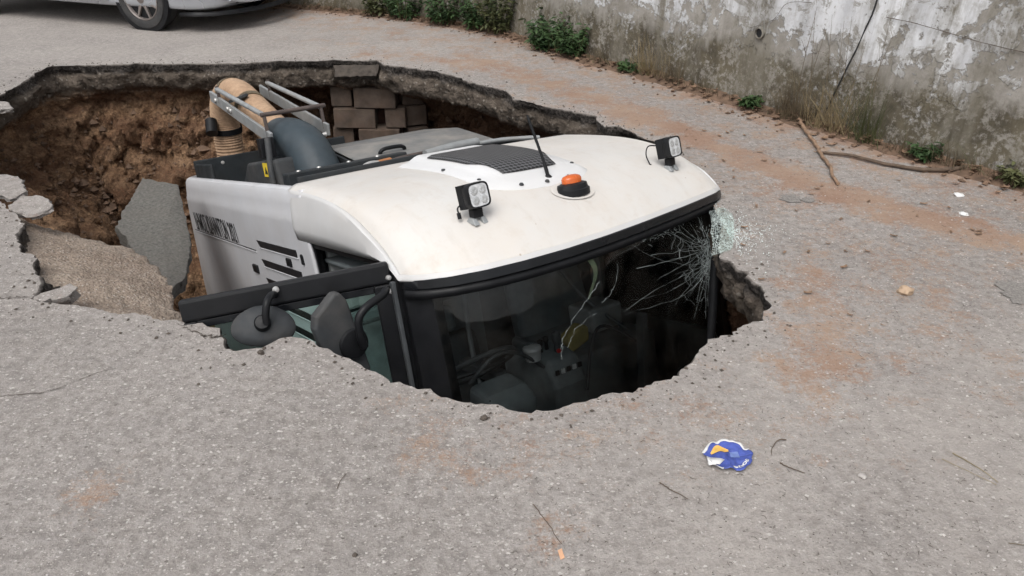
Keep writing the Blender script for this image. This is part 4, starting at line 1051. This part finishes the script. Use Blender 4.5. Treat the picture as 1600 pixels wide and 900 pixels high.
# side console with joystick, switches, cup
mb = MB(); mb.prism([(.74,.16,-1.1),(.74,.14,-.78),(.74,.20,-.66),(.74,.36,-.62),(.74,.60,-.72),(.74,.62,-1.1)], (.20,0,0)); mb.build("console", M['interior3'], sw, bevel=.03, seg=4)
mb = MB(); mb.lathe([(.018,0),(.014,.05),(.022,.08),(.02,.11),(.0001,.12)], 14, Matrix.Translation((.86,.26,-.66))); mb.build("joystick", M['interior'], sw, smooth=50)
mb = MB(); mb.lathe([(.011,0),(.013,.012),(.0001,.018)], 12, Matrix.Translation((.84,.22,-.635))); mb.build("red_switch", M['redk'], sw, smooth=50)
mb = MB(); mb.lathe([(.036,-.05),(.043,0),(.046,.003),(.044,.016),(.036,.02),(.0001,.022)], 24, Matrix.Translation((.70,.24,-.585))); mb.build("cup", M['silver_lid'], sw, smooth=40)
mb = MB(); mb.prism([(.98,.32,-.72),(1.13,.34,-.69),(1.15,.36,-.62),(1.10,.36,-.60),(1.04,.35,-.615),(.99,.34,-.63)], (0,.08,0)); mb.build("cloth", M['khaki'], sw, bevel=.02, seg=3)
mb = MB(); mb.box((.98,.30,-1.2), (1.55,.9,-.74)); mb.build("storage_box", M['interior3'], sw, bevel=.03, seg=3)
mb = MB(); mb.prism([(1.02,.98,-.40),(1.02,.90,-.40),(1.02,.80,-.78),(1.02,.92,-.80)], (.52,0,0)); mb.build("seat_back", M['interior3'], sw, bevel=.04, seg=4)
pipe("cable", [(.30,.16,-.60),(.42,.12,-.50),(.60,.20,-.56),(.74,.22,-.68)], .009, M['interior'])
pipe("cable", [(.86,.06,-.80),(.95,.10,-.60),(1.12,.20,-.58),(1.30,.16,-.72)], .008, M['interior'])
pipe("cable", [(1.22,.98,-.10),(1.25,.80,-.30),(1.32,.60,-.55),(1.45,.40,-.75)], .010, M['interior3'])
pipe("seat_belt", [(.80,1.0,-.15),(.74,.90,-.40),(.68,.80,-.70),(.62,.62,-.98)], .014, M['interior3'])
for x_, z_ in ((.79,-.64),(.825,-.632),(.895,-.635)):
    mb = MB(); mb.lathe([(.010,0),(.008,.035),(.015,.045),(.015,.062),(.0001,.07)], 12, Matrix.Translation((x_,.30,z_))); mb.build("lever", M['ink'], sw, smooth=50)
for k in range(5):
    mb = MB(); mb.box((.755 + .034*k,.145,-.715), (.777 + .034*k,.155,-.69)); mb.build("switch", M['lens'] if k % 2 else M['ink'], sw, bevel=.003)
mb = MB(); mb.box((.345,.085,-.735), (.545,.10,-.675)); mb.build("display", M['ink'], sw, bevel=.004)
mb = MB(); mb.prism([(.60,.44,-.80),(.60,.86,-.80),(.60,.86,-.74),(.60,.44,-.72)], (.075,0,0)); mb.build("armrest", M['interior'], sw, bevel=.02, seg=3)
mb = MB(); mb.box((1.28,.50,-.74), (1.50,.72,-.60)); mb.build("toolbox", M['interior2'], sw, bevel=.02)
mb = MB(); mb.tube([(.36,.14,-.94),(.34,.22,-1.15)], .02, 8); mb.box((.29,.20,-1.16), (.39,.30,-1.14)); mb.build("pedal", M['interior2'], sw, bevel=.004)
mb = MB(); mb.box((.62,.92,-.16), (.98,1.0,-.07)); mb.build("radio_unit", M['interior'], sw, bevel=.01)
bar("grab_pole", (1.30,.12,-.55), (1.18,.06,-1.2), .035, .05, M['interior3'], (0,1,0))
bar("wiper_arm", (.95,-.30,-.95), (1.45,-.24,-.80), .02, .025, M['black'])
bar("wiper_arm", (.70,-.31,-.98), (1.05,-.29,-.86), .02, .025, M['black'])
mb = MB(); mb.box((.06,-.0,-.085), (1.72,1.05,-.062)); mb.build("headliner", M['interior3'], sw, bevel=.01)

# ------------------------------------------------------------------ concrete block pier under the far rim
pier = empty("block_pier", (-1.33, 7.0, -1.0)); tag(pier, "pier of stacked hollow concrete blocks under the far edge of the hole", "block pier")
mbk = MB(); mbk.box((0,0,0), (.385,.19,.185)); bme = mbk.mesh("block")
mbh = MB(); mbh.box((0,0,0), (.19,.19,.185)); bmeh = mbh.mesh("block_half")
def block(mesh, x, z, yo=0., rz=0., mat=M['block']):
    o = link("block", mesh, mat, pier); o.location = (x + .0, yo, z); o.rotation_euler = (U(-.02,.02), U(-.02,.02), rz)
    m = o.modifiers.new("bevel", 'BEVEL'); m.width = .008; m.segments = 2
Z0 = .155
block(bmeh, -.34, Z0 + .39, .02, .05); block(bme, -.125, Z0 + .39, -.02, -.02); block(bmeh, .31, Z0 + .385, .08, .3, M['clay'])
block(bme, -.33, Z0 + .195, -.01, .02); block(bmeh, .15, Z0 + .195, .0, -.06); block(bmeh, .345, Z0 + .195, .05, .35)
block(bmeh, -.36, Z0, .03, .1); block(bme, -.11, Z0, -.02, .0); block(bmeh, .36, Z0 - .01, .02, .4)
block(bme, -.34, Z0 - .195, 0, .0); block(bme, .07, Z0 - .195, .0, .03)
mb = MB(); mb.prism([(-.35,.1,Z0+.58),(.28,.1,Z0+.58),(.30,.1,Z0+.66),(-.30,.1,Z0+.67)], (0,.2,0)); mb.build("clay_course", M['clay'], pier, bevel=.02)
mb = MB(); mb.box((-.36,.19,-.1), (.52,.42,Z0+.57)); mb.build("pier_core", M['clay'], pier)

# ------------------------------------------------------------------ broken asphalt pieces
def slab(name, poly, th, mat, label, cat, group=None, edge=.02, amp=.022):
    c = sum((Vector(p) for p in poly), Vector()) / len(poly)
    P = [Vector(p) - c for p in poly]; n_ = Vector()
    for a, b in zip(P, P[1:] + P[:1]): n_ += a.cross(b)
    n_.normalize()
    if n_.z < 0: n_ = -n_
    out = []
    for a, b in zip(P, P[1:] + P[:1]):
        k = max(2, int((b - a).length / edge))
        for i in range(k):
            q = a.lerp(b, i / k); r = q.normalized(); out.append(q + r * (amp * fbm(q + c, 18, 3)))
    m = len(out); rows_ = []
    for s_ in (.0001, .5, .97): rows_.append([q * s_ for q in out])
    rows_.append([q - n_ * .004 for q in out])
    for d, ins in ((.3, 0), (.6, .01), (1.0, .03)): rows_.append([q * (1 - ins) - n_ * th * d + q.normalized() * amp * fbm(q + c + n_ * d, 30, 2) for q in out])
    rows_.append([q * .0001 - n_ * th for q in out])
    mb = MB(); mb.grid(rows_, True); o = mb.build(name, mat, None, smooth=38); o.location = c
    tag(o, label, cat, group); return o
slab("asphalt_slab", [(-2.70,5.28,-.47),(-2.42,5.22,-.50),(-2.13,4.58,-.66),(-2.03,4.2,-.70),(-2.05,3.98,-.68),(-2.18,4.10,-.645),(-2.62,4.62,-.55)], .11, M['old_asphalt'], "large grey asphalt slab fallen in the hole beside the white side panel", "asphalt slab")
slab("asphalt_plate", [(-2.95,4.08,.03),(-2.80,4.04,.03),(-2.70,3.97,.03),(-2.62,3.86,.018),(-2.64,3.79,.006),(-2.74,3.80,.01),(-2.95,3.98,.018)], .032, M['asphalt_plain'], "thin pale asphalt plate lifted at the left rim, larger of two", "asphalt plate")
slab("asphalt_plate", [(-2.60,3.76,.016),(-2.52,3.78,.022),(-2.44,3.74,.012),(-2.38,3.66,.0),(-2.42,3.60,-.012),(-2.52,3.60,-.004),(-2.62,3.68,.004)], .03, M['asphalt_plain'], "small pale asphalt plate hanging over the exposed gravel layer", "asphalt plate")
slab("asphalt_plate", [(-1.98,2.74,.0),(-1.86,2.82,.02),(-1.82,2.80,.015),(-1.84,2.75,.0),(-1.95,2.70,-.012)], .05, M['asphalt_plain'], "narrow broken asphalt piece at the corner of the exposed gravel layer", "asphalt piece")
slab("asphalt_plate", [(-3.95,5.72,-.01),(-3.78,5.68,-.02),(-3.70,5.60,-.05),(-3.76,5.56,-.05),(-3.95,5.55,-.02)], .03, M['asphalt_plain'], "pale asphalt piece jutting in at the far left end of the hole", "asphalt piece")
slab("asphalt_plate", [(-1.58,6.86,-.035),(-1.18,6.85,-.03),(-1.20,6.78,-.11),(-1.56,6.79,-.12)], .07, M['crust'], "bare slab edge hanging above the concrete block pier", "asphalt piece")

# clods and stones lying in the pit and along its rim
mb = MB()
for k in range(2600):
    r = random.randrange(27, NR - 8); i = random.randrange(NC)
    p = C0[i]
    if p.y < 3.3 and p.x > -2: continue
    q0 = FL if p.x < -2.2 else FF
    pos = CS2[i] + NRM[i] * (q0[r][0] - .02); 
    pebble(mb, (pos.x, pos.y, q0[r][1] + U(-.02,.02)), abs(random.gauss(0, .018)) + .006 + .03 * rnd() ** 8, .8)
tag(mb.build("soil_rubble", M['soilclod']), kind='stuff')
mb = MB()
for k in range(2200):
    i = random.randrange(NC); p = C[i] + NRM[i] * (abs(random.gauss(0, .07)) + .003); r = .0014 + .009 * rnd() ** 5
    pebble(mb, (p.x, p.y, r * .3), r, .7)
tag(mb.build("rim_crumbs", M['darkstone']), kind='stuff')

# aggregate chips standing proud of the worn surface and loose grit
mb = MB(); mb2 = MB(); cnt = 0
while cnt < 17000:
    y = .95 + (U(0, 1) ** 1.6) * 3.2; x = U(-1, 1) * (.35 + y * .68)
    if bx0 < x < bx1 and by0 < y < by1 and inside(x, y): cnt += .2; continue
    d, ch, du = zone(x, y) if cnt % 4 == 0 else (d, ch, du)
    if rnd() > ch: cnt += .35; continue
    r = min(.0085, .0013 + .0075 * rnd() ** 2.6)
    pebble(mb if rnd() < .75 else mb2, (x, y, -r * .12), r, .5); cnt += 1
tag(mb.build("aggregate_chips", M['chip']), kind='stuff'); tag(mb2.build("aggregate_chips_grey", M['stone']), kind='stuff')
mb = MB()
for k in range(4200):
    y = .95 + (U(0, 1) ** 1.3) * 4.5; x = U(-.1, 1) * (.35 + y * .68)
    if bx0 < x < bx1 and by0 < y < by1 and inside(x, y): continue
    if rnd() < .55:
        a = U(0, 6.28); l = U(.006, .016); pebble(mb, (x, y, .001), U(.0012, .003), .6)
    else:
        a = U(0, 6.28); l = U(.004, .009) + .012 * rnd() ** 4; mb.tube([(x, y, .0015), (x + l*.5*math.cos(a), y + l*.5*math.sin(a), .003), (x + l*math.cos(a+.4), y + l*math.sin(a+.4), .0015)], .0007, 4)
tag(mb.build("fine_debris", M['darkstone']), kind='stuff')
mb = MB()
for k in range(1500):
    x = 1.04 + abs(random.gauss(0, .10)) * U(.3, 1.4); y = 3.38 + random.gauss(0, .16) * U(.4, 1.4); r = .0011 + .0026 * rnd() ** 3
    pebble(mb, (x, y, r * .5), r, .8)
M['crumb_glass'] = plain("glass_crumb", (.72, .80, .79), .08, var=.1)
tag(mb.build("glass_crumbs", M['crumb_glass']), kind='stuff')

# ------------------------------------------------------------------ single things lying on the road
def rockthing(x, y, r, mat, label, cat, sq=.65, seed=1, rz=0, name="stone"):
    o = link(name, stone_mesh(name, r, sq, 2, .35, seed), mat); o.location = (x, y, r * sq * .62); o.rotation_euler = (0, 0, rz); tag(o, label, cat)
rockthing(1.635, 2.77, .030, M['rock'], "ochre stone lying alone on the asphalt right of the sweeper", "stone", .7, 3, .4)
rockthing(1.03, 1.69, .011, M['chip'], "small white pebble on the road right of the blue paper", "pebble", .6, 4)
rockthing(2.39, 3.82, .026, M['paper_white'], "white chip of plaster lying nearest the wall foot", "plaster chip", .3, 6, .3, "plaster_chip")
rockthing(2.29, 3.57, .022, M['paper_white'], "white plaster chip on the strip of red soil", "plaster chip", .3, 7, .1, "plaster_chip")
rockthing(-.09, 1.955, .012, M['darkstone'], "dark crumb on the near rim below the windscreen", "crumb", .8, 9, 0, "asphalt_crumb")
rockthing(-.92, 2.33, .012, M['darkstone'], "dark crumb on the near rim below the open door", "crumb", .8, 10, 0, "asphalt_crumb")
rockthing(-.41, 1.40, .007, M['darkstone'], "dark brown pebble on bare asphalt at lower centre", "pebble", .8, 11)
def twig(name, pts_, r0, r1, mat, label, cat, n=6, jag=.004):
    P = spline(pts_, n); P = [p + Vector((U(-jag,jag), U(-jag,jag), 0)) for p in P]
    c = P[0].copy(); c.z = 0
    mb = MB(); mb.tube([p - c for p in P], [(.62 if name in ('twig', 'straw') else 1) * (r0 + (r1 - r0) * k / (len(P) - 1)) + U(0, r0 * .15) for k in range(len(P))], 7)
    o = mb.build(name, mat, None, smooth=60); o.location = c; tag(o, label, cat); return o
twig("stick", [(1.935,5.15,.045),(1.92,4.95,.03),(1.885,4.6,.02),(1.85,4.3,.016),(1.79,3.95,.014)], .012, .008, M['bark'], "pale straight stick lying from the wall foot towards the sweeper", "stick", 8, .008)
twig("branch", [(1.87,4.46,.012),(2.02,4.40,.018),(2.2,4.24,.016),(2.4,4.15,.018),(2.62,4.19,.02)], .007, .013, M['bark2'], "long dark thin branch lying along the foot of the wall", "branch", 8, .006)
twig("straw", [(1.345,1.79,.004),(1.39,1.72,.006),(1.415,1.665,.004)], .0022, .0014, M['straw'], "longer pale straw at the right edge of the road", "straw", 5, .001)
twig("straw", [(1.30,1.765,.003),(1.36,1.70,.005),(1.405,1.655,.003)], .0014, .0010, M['straw'], "thin pale straw crossing the longer one at right", "straw", 5, .001)
twig("twig", [(.79,1.78,.004),(.80,1.81,.007),(.83,1.845,.008),(.855,1.85,.004)], .0016, .0028, M['bark2'], "small curved brown twig just right of the blue paper", "twig", 5, .001)
twig("twig", [(.805,1.745,.004),(.83,1.72,.007),(.865,1.705,.003)], .0030, .0014, M['bark2'], "short dark twig below right of the blue paper", "twig", 5, .0015)
twig("twig", [(.13,1.435,.004),(.10,1.50,.006),(.075,1.55,.004),(.06,1.58,.003)], .0014, .0022, M['bark2'], "thin brown twig beside the orange scrap at bottom", "twig", 5, .002)
twig("twig", [(.43,1.665,.003),(.455,1.635,.006),(.50,1.60,.003)], .0026, .0012, M['bark2'], "small dark twig left of the blue paper", "twig", 5, .0015)
twig("twig", [(1.32,1.44,.003),(1.36,1.43,.005),(1.42,1.42,.003)], .0016, .0012, M['straw2'], "short stalk near the lower right corner", "twig", 5, .001)
twig("twig", [(-.505,1.64,.003),(-.50,1.67,.005),(-.49,1.70,.003)], .0018, .001, M['bark2'], "tiny dark twig on the bare asphalt left of centre", "twig", 4, .001)
# crumpled blue paper disc
pp = empty("paper_disc", (.655, 1.77, 0)); tag(pp, "crumpled blue and white paper disc lying on the road", "paper")
def paper_z(x, y): return .012 + .010 * fbm((x * 1, y, 3), 22, 2) + .006 * fbm((x, y, 1), 50, 2) + .10 * max(0, -x - .02) * .8 * (.5 + 4 * max(0, -y))
def disc(r0, r1, a0, a1, mat, name, dz, rr=9, nn=48, ex=.071, ey=.062):
    rows_ = []
    for i in range(rr):
        k = r0 + (r1 - r0) * i / (rr - 1); rg = []
        for j in range(nn + 1):
            a = a0 + (a1 - a0) * j / nn; e = 1 + (.05 * math.sin(a * 9) + .04 * math.sin(a * 5 + 1)) * (k > .9)
            x, y = ex * k * e * math.cos(a), ey * k * e * math.sin(a); rg.append((x, y, paper_z(x, y) + dz))
        rows_.append(rg)
    mb = MB(); mb.grid(rows_); return mb.build(name, mat, pp, smooth=25, solid=.0008)
disc(.001, 1, 0, 2*math.pi, M['paper_blue'], "sheet", 0, 12)
disc(.94, 1.06, .4, 2.9, M['paper_white'], "white_rim", .0016, 3)
disc(.93, 1.05, 3.5, 4.3, M['paper_white'], "white_rim", .0016, 3, 20)
mb = MB(); mb.grid([[(x, y, paper_z(x, y) + .002 + .006 * (i / 4)) for x, y in ((-.068 + .012*i, -.005 - .006*i), (-.07 + .008*i, -.045 + .0*i))] for i in range(5)]); mb.build("folded_corner", M['paper_white'], pp, smooth=30, solid=.0008)
mb = MB(); mb.grid([[(-.05 + .055 * i / 8, .006 + .03 * j / 4 * math.sin(math.pi * (.12 + .8 * i / 8)) + .012 * i / 8, 0) for i in range(9)] for j in range(5)])
mb.v = [(x, y, paper_z(x, y) + .0022) for x, y, z in mb.v]; mb.build("yellow_print", M['paper_yellow'], pp, smooth=30)
mb = MB(); mb.grid([[(.005 + .028 * i / 5, -.008 + .026 * j / 4, 0) for i in range(6)] for j in range(5)]); mb.v = [(x, y, paper_z(x, y) + .0022) for x, y, z in mb.v]; mb.build("light_print", M['paper_light'], pp, smooth=30)
me, bb = text_mesh("print_lettering", "otion", 1.0, None, None, None, .0, .02)
for v in me.vertices:
    u = (v.co.x - bb[0]) / (bb[1] - bb[0]); h = (v.co.y - bb[2]) / (bb[3] - bb[2]); a = math.radians(-88 + 62 * u); k = .74 + .19 * h
    x, y = .071 * k * math.cos(a) , .062 * k * math.sin(a); v.co = (x, y, paper_z(x, y) + .0026)
link("lettering", me, M['paper_white'], pp)
mb = MB(); mb.grid([[(.0,.0,.002),(.011,.003,.006)],[(-.004,.016,.007),(.008,.02,.003)],[(-.006,.03,.003),(.005,.034,.006)]]); o = mb.build("paper_scrap", M['paper_orange'], None, solid=.001); o.location = (.126, 1.385, 0); tag(o, "tiny folded orange paper scrap at the bottom of the road", "paper scrap")
# hairline cracks in the near asphalt
def road_crack(pts_, wd):
    P = spline([(x, y, .0) for x, y in pts_], 14); mb = MB(); L_, R2 = [], []
    for k, p in enumerate(P):
        j = U(-1, 1) * wd * 1.6; ww = wd * U(.3, 1.1) * math.sin(math.pi * (.06 + .88 * k / (len(P)-1)))
        L_.append((p.x + j, p.y - ww + j, .0035)); R2.append((p.x + j, p.y + ww + j, .0035))
    mb.grid([L_, R2]); mb.build("crack", M['darkstone'], road)
road_crack([(-1.95,2.05),(-1.73,2.075),(-1.58,2.10),(-1.47,2.20),(-1.40,2.24)], .0028)
road_crack([(-1.98,2.74),(-2.12,2.73),(-2.3,2.75),(-2.5,2.78)], .005); road_crack([(-1.62,2.30),(-1.57,2.42),(-1.6,2.52)], .002)
road_crack([(-1.30,2.54),(-1.20,2.46),(-1.13,2.44),(-1.09,2.45)], .006)
def stain(x, y, a, b, seed, name):
    n_ = 90; P = []
    for k in range(n_):
        t = 2*math.pi*k/n_; e = 1 + .35 * noise.noise(Vector((math.cos(t)*1.5, math.sin(t)*1.5, seed))) + .28 * fbm((math.cos(t)*4, math.sin(t)*4, seed), 1, 3); P.append((x + a*e*math.cos(t), y + b*e*math.sin(t), .004))
    mb = MB(); mb.add(P, [tuple(range(n_))]); mb.build(name, M['oilmat'], road)
t_ = NT("oil_stain"); k_ = t_.mix(t_.ramp(t_.noise(120, 4, .7), .35, .65), (.13, .12, .11), (.27, .252, .235)); t_.pbr(k_, .8, 0, t_.bump(t_.noise(120, 4), .6, .004)); M['oilmat'] = t_.m
stain(1.478, 3.77, .055, .055, 1, "oil_stain"); stain(1.56, 3.75, .035, .03, 2, "oil_stain"); stain(2.12, 2.76, .10, .10, 5, "tar_patch")

# ------------------------------------------------------------------ weeds, dry grass and litter along the wall foot
def blade_strip(mb, p, d, L, wd, bend, seg=4):
    d = Vector(d).normalized(); side = d.cross(Vector((0,0,1)))
    if side.length < .05: side = Vector((1,0,0))
    side = side.normalized(); rot = U(-.9, .9); side = (side * math.cos(rot) + d.cross(side) * math.sin(rot))
    pos = Vector(p); rows_ = []
    for k in range(seg + 1):
        t = k / seg; ww = wd * (math.sin(math.pi * (.12 + .86 * t)) if wd > .006 else (1 - t * .8)) / 2
        rows_.append([pos - side * ww, pos + side * ww]); d = (d + Vector((0,0,-bend / seg))).normalized(); pos = pos + d * (L / seg)
    mb.grid(rows_); return pos
def weed(x, y, n_, h, spread, mat, label, out=.06, leafw=.035, stems=True):
    q, nr, tt = wall_at(x, y, 0); base = q + Vector((1.3, 6.2, 0)) + nr * out; base.z = .02
    big = 1.0 + .5 * sstep(6.0, 7.5, base.y); n_ = int(n_ * 1.5); h *= big; spread *= big; leafw *= big
    root = empty("weed", base); tag(root, label, "weed", "green weeds along the wall foot")
    mb = MB(); ms = MB()
    for k in range(n_):
        a = U(0, 6.28); rr = spread * math.sqrt(rnd()); d = Vector((math.cos(a), math.sin(a), U(.5, 1.8)))
        p0 = Vector((math.cos(a)*rr*.5, math.sin(a)*rr*.5, 0)); hh = h * U(.3, 1)
        p1 = p0 + Vector((d.x*.3*hh, d.y*.3*hh, hh))
        if k % 3 == 0: ms.tube([p0, (p0 + p1)/2 + Vector((U(-.01,.01), U(-.01,.01), 0)), p1], [.0035,.0028,.0015], 5)
        for j in range(12):
            t = U(.1, 1.0); p = p0.lerp(p1, t); aa = U(0, 6.28)
            blade_strip(mb, p, (math.cos(aa), math.sin(aa), U(-.1, .9)), U(.022, .055) * big, .55 * leafw * U(.5, 1.1), U(.3, 1.3), 3)
    mb.build("leaves", mat, root, smooth=60); tag(ms.build("stems", M['leaf2'], root, smooth=60), kind='stuff')
GREEN = [(-1.45,9.2,26,.20,.16,'leaf2',"low olive weed at the far end of the wall foot"),(-1.1,9.0,40,.26,.20,'leaf',"dark green bushy weed farthest along the wall beside the litter"),
 (-.62,8.55,46,.30,.20,'leaf',"dark green weed left of the tallest weed at the wall"),(-.30,8.28,44,.28,.18,'leaf',"dense dark green weed in the middle of the wall foot row"),
 (-.05,8.05,50,.46,.17,'leaf2',"tallest olive green weed against the wall foot"),(.40,7.35,48,.22,.20,'leaf',"spreading green weed at the bend of the wall"),
 (.62,7.05,46,.24,.19,'leaf',"green weed with upright leaves right of the bend of the wall"),(1.02,6.52,14,.07,.16,'leaf',"small low green weed between the bend and the dry grass"),(1.80,5.46,18,.08,.13,'leaf',"small green weed below the drain hole"),
 (2.50,4.42,18,.09,.12,'leaf',"small green weed at the wall foot right of the tall dry grass"),(2.86,4.0,18,.09,.16,'leaf2',"low olive weed at the right edge by the wall")]
for x, y, n_, h, sp, mt_, lb in GREEN: weed(x, y, n_, h, sp, M[mt_], lb)
def dry_grass(x, y, n_, h, spread, label, mat, out=.05, tall=0):
    q, nr, tt = wall_at(x, y, 0); base = q + Vector((1.3, 6.2, 0)) + nr * out; base.z = .01
    root = empty("dry_grass", base); tag(root, label, "grass tuft", "dry grass tufts along the wall foot")
    mb = MB()
    for k in range(n_):
        a = U(0, 6.28); rr = spread * rnd(); p = (tt * random.gauss(0, spread * .6)) + nr * U(-.03, .05)
        d = Vector((0, 0, 1)) + tt * random.gauss(0, .28) + nr * U(-.05, .32); L = h * U(.35, 1)
        blade_strip(mb, p, d, L, U(.002, .0055), U(.1, .9), 5)
    mb.build("blades", mat, root, smooth=60)
    if tall:
        mb = MB()
        for k in range(tall):
            p = tt * random.gauss(0, spread * .6); d = Vector((0,0,1)) + tt * U(-.12,.12) + nr * U(0,.12)
            mb.tube([p, p + d * h * .9, p + d * h * U(1.4, 2.0) + tt * U(-.06,.06)], [.0022,.0018,.0008], 5)
            pt = p + d * h * 1.2
            for j in range(3): blade_strip(mb, pt, Vector((0,0,.7)) + tt * U(-1,1) + nr * U(-.3,.5), h * .4, .003, 1.0, 4)
        mb.build("stalks", M['straw2'], root, smooth=60)
dry_grass(1.16, 6.33, 150, .38, .14, "straw coloured grass tuft left of the drain hole", M['straw'])
dry_grass(1.33, 6.12, 110, .30, .12, "shorter dry tuft leaning beside the straw coloured one", M['straw2'])
dry_grass(1.55, 5.84, 70, .16, .16, "low brown tuft below and left of the drain hole", M['straw2'])
dry_grass(1.98, 5.16, 240, .38, .15, "dense brown dead grass left of the wall joint", M['straw2'], .05, 3)
dry_grass(2.13, 4.96, 200, .36, .14, "tall dry grass growing in front of the wall joint", M['straw'], .05, 4)
dry_grass(2.28, 4.76, 120, .42, .10, "greenish upright grass right of the wall joint", M['leaf2'], .05, 2)
dry_grass(2.44, 4.50, 80, .18, .14, "low brown tuft left of the small green weed", M['straw2'])
dry_grass(2.66, 4.22, 100, .17, .16, "low dry tuft right of the small green weed", M['straw2'])
dry_grass(-2.0, 9.36, 110, .22, .3, "brown grass tuft behind the nose of the silver car", M['straw2'])
dry_grass(-1.3, 9.05, 90, .16, .25, "brown grass tuft among the farthest weeds", M['straw2'])
dry_grass(.85, 6.78, 70, .18, .14, "thin brown tuft right of the bend of the wall", M['straw2'])
mb = MB(); mg = MB()
for k in range(2600):
    i = random.randrange(20, len(wp) - 40); p = wp[i]; t = (wp[i+1] - wp[i-1]).normalized(); nrm = Vector((t.y, -t.x, 0))
    if nrm.dot(-p) < 0: nrm = -nrm
    dn_ = noise.noise(Vector((p.x * 1.7, p.y * 1.7, 4)))
    if rnd() > .55 + .9 * dn_: continue
    q = p + nrm * (.03 + abs(random.gauss(0, .05))) + t * U(-.05, .05); q.z = .02
    blade_strip(mb if rnd() < .7 else mg, q, Vector((0, 0, 1)) + t * random.gauss(0, .45) + nrm * U(-.1, .6), U(.04, .10) + .14 * rnd() ** 3, U(.002, .005), U(.2, 1.2), 4)
tag(mb.build("verge_grass", M['straw2'], smooth=60), kind='stuff'); tag(mg.build("verge_grass_green", M['leaf2'], smooth=60), kind='stuff')
# dead leaves
mb = MB()
for k in range(900):
    i = random.randrange(20, len(wp) - 20); p = wp[i]; t = (wp[i+1] - wp[i-1]).normalized(); nrm = Vector((t.y, -t.x, 0))
    if nrm.dot(-p) < 0: nrm = -nrm
    q = p + nrm * (.03 + abs(random.gauss(0, .10))); r = U(.010, .032)
    hgt = .05 * max(0, 1 - (q - p).length / .2) + .008
    a = U(0, 6.28); c1, s1 = math.cos(a), math.sin(a); tl = U(-.5, .5); cu = U(.1, .6)
    rows_ = []
    for u in range(4):
        uu = u / 3 * 2 - 1; wv = r * .5 * (1 - .75 * uu * uu); rg = []
        for v in (-1, 0, 1):
            lx, ly = uu * r, v * wv; lz = cu * r * (v * v * .5 + uu * uu * .4) + tl * ly * .6
            rg.append((q.x + lx*c1 - ly*s1, q.y + lx*s1 + ly*c1, hgt + max(-.004, lz)))
        rows_.append(rg)
    mb.grid(rows_)
tag(mb.build("leaf_litter", M['litter'], smooth=50), kind='stuff')
mb = MB()
for k in range(1400):
    i = random.randrange(20, len(wp) - 20); p = wp[i]; t = (wp[i+1] - wp[i-1]).normalized(); nrm = Vector((t.y, -t.x, 0))
    if nrm.dot(-p) < 0: nrm = -nrm
    q = p + nrm * (.05 + abs(random.gauss(0, .12))); pebble(mb, (q.x, q.y, .006 + .04 * max(0, 1 - (q - p).length / .18)), abs(random.gauss(0, .010)) + .003, .6)
tag(mb.build("soil_crumbs", M['soilclod']), kind='stuff')
mb = MB()
for k in range(60):
    x, y = U(.9, 2.4), U(2.4, 5.0)
    if inside(x, y) or dist_poly((x, y), WALL) < .1: continue
    r = U(.008, .02); a = U(0, 6.28); c1, s1 = math.cos(a), math.sin(a); cu = U(.2, .7)
    mb.grid([[(x + uu*r*c1 - v*r*.4*s1, y + uu*r*s1 + v*r*.4*c1, .004 + cu*r*(v*v*.5 + uu*uu*.4)) for v in (-1,0,1)] for uu in (-1,-.3,.3,1)])
tag(mb.build("scattered_leaves", M['litter'], smooth=50), kind='stuff')
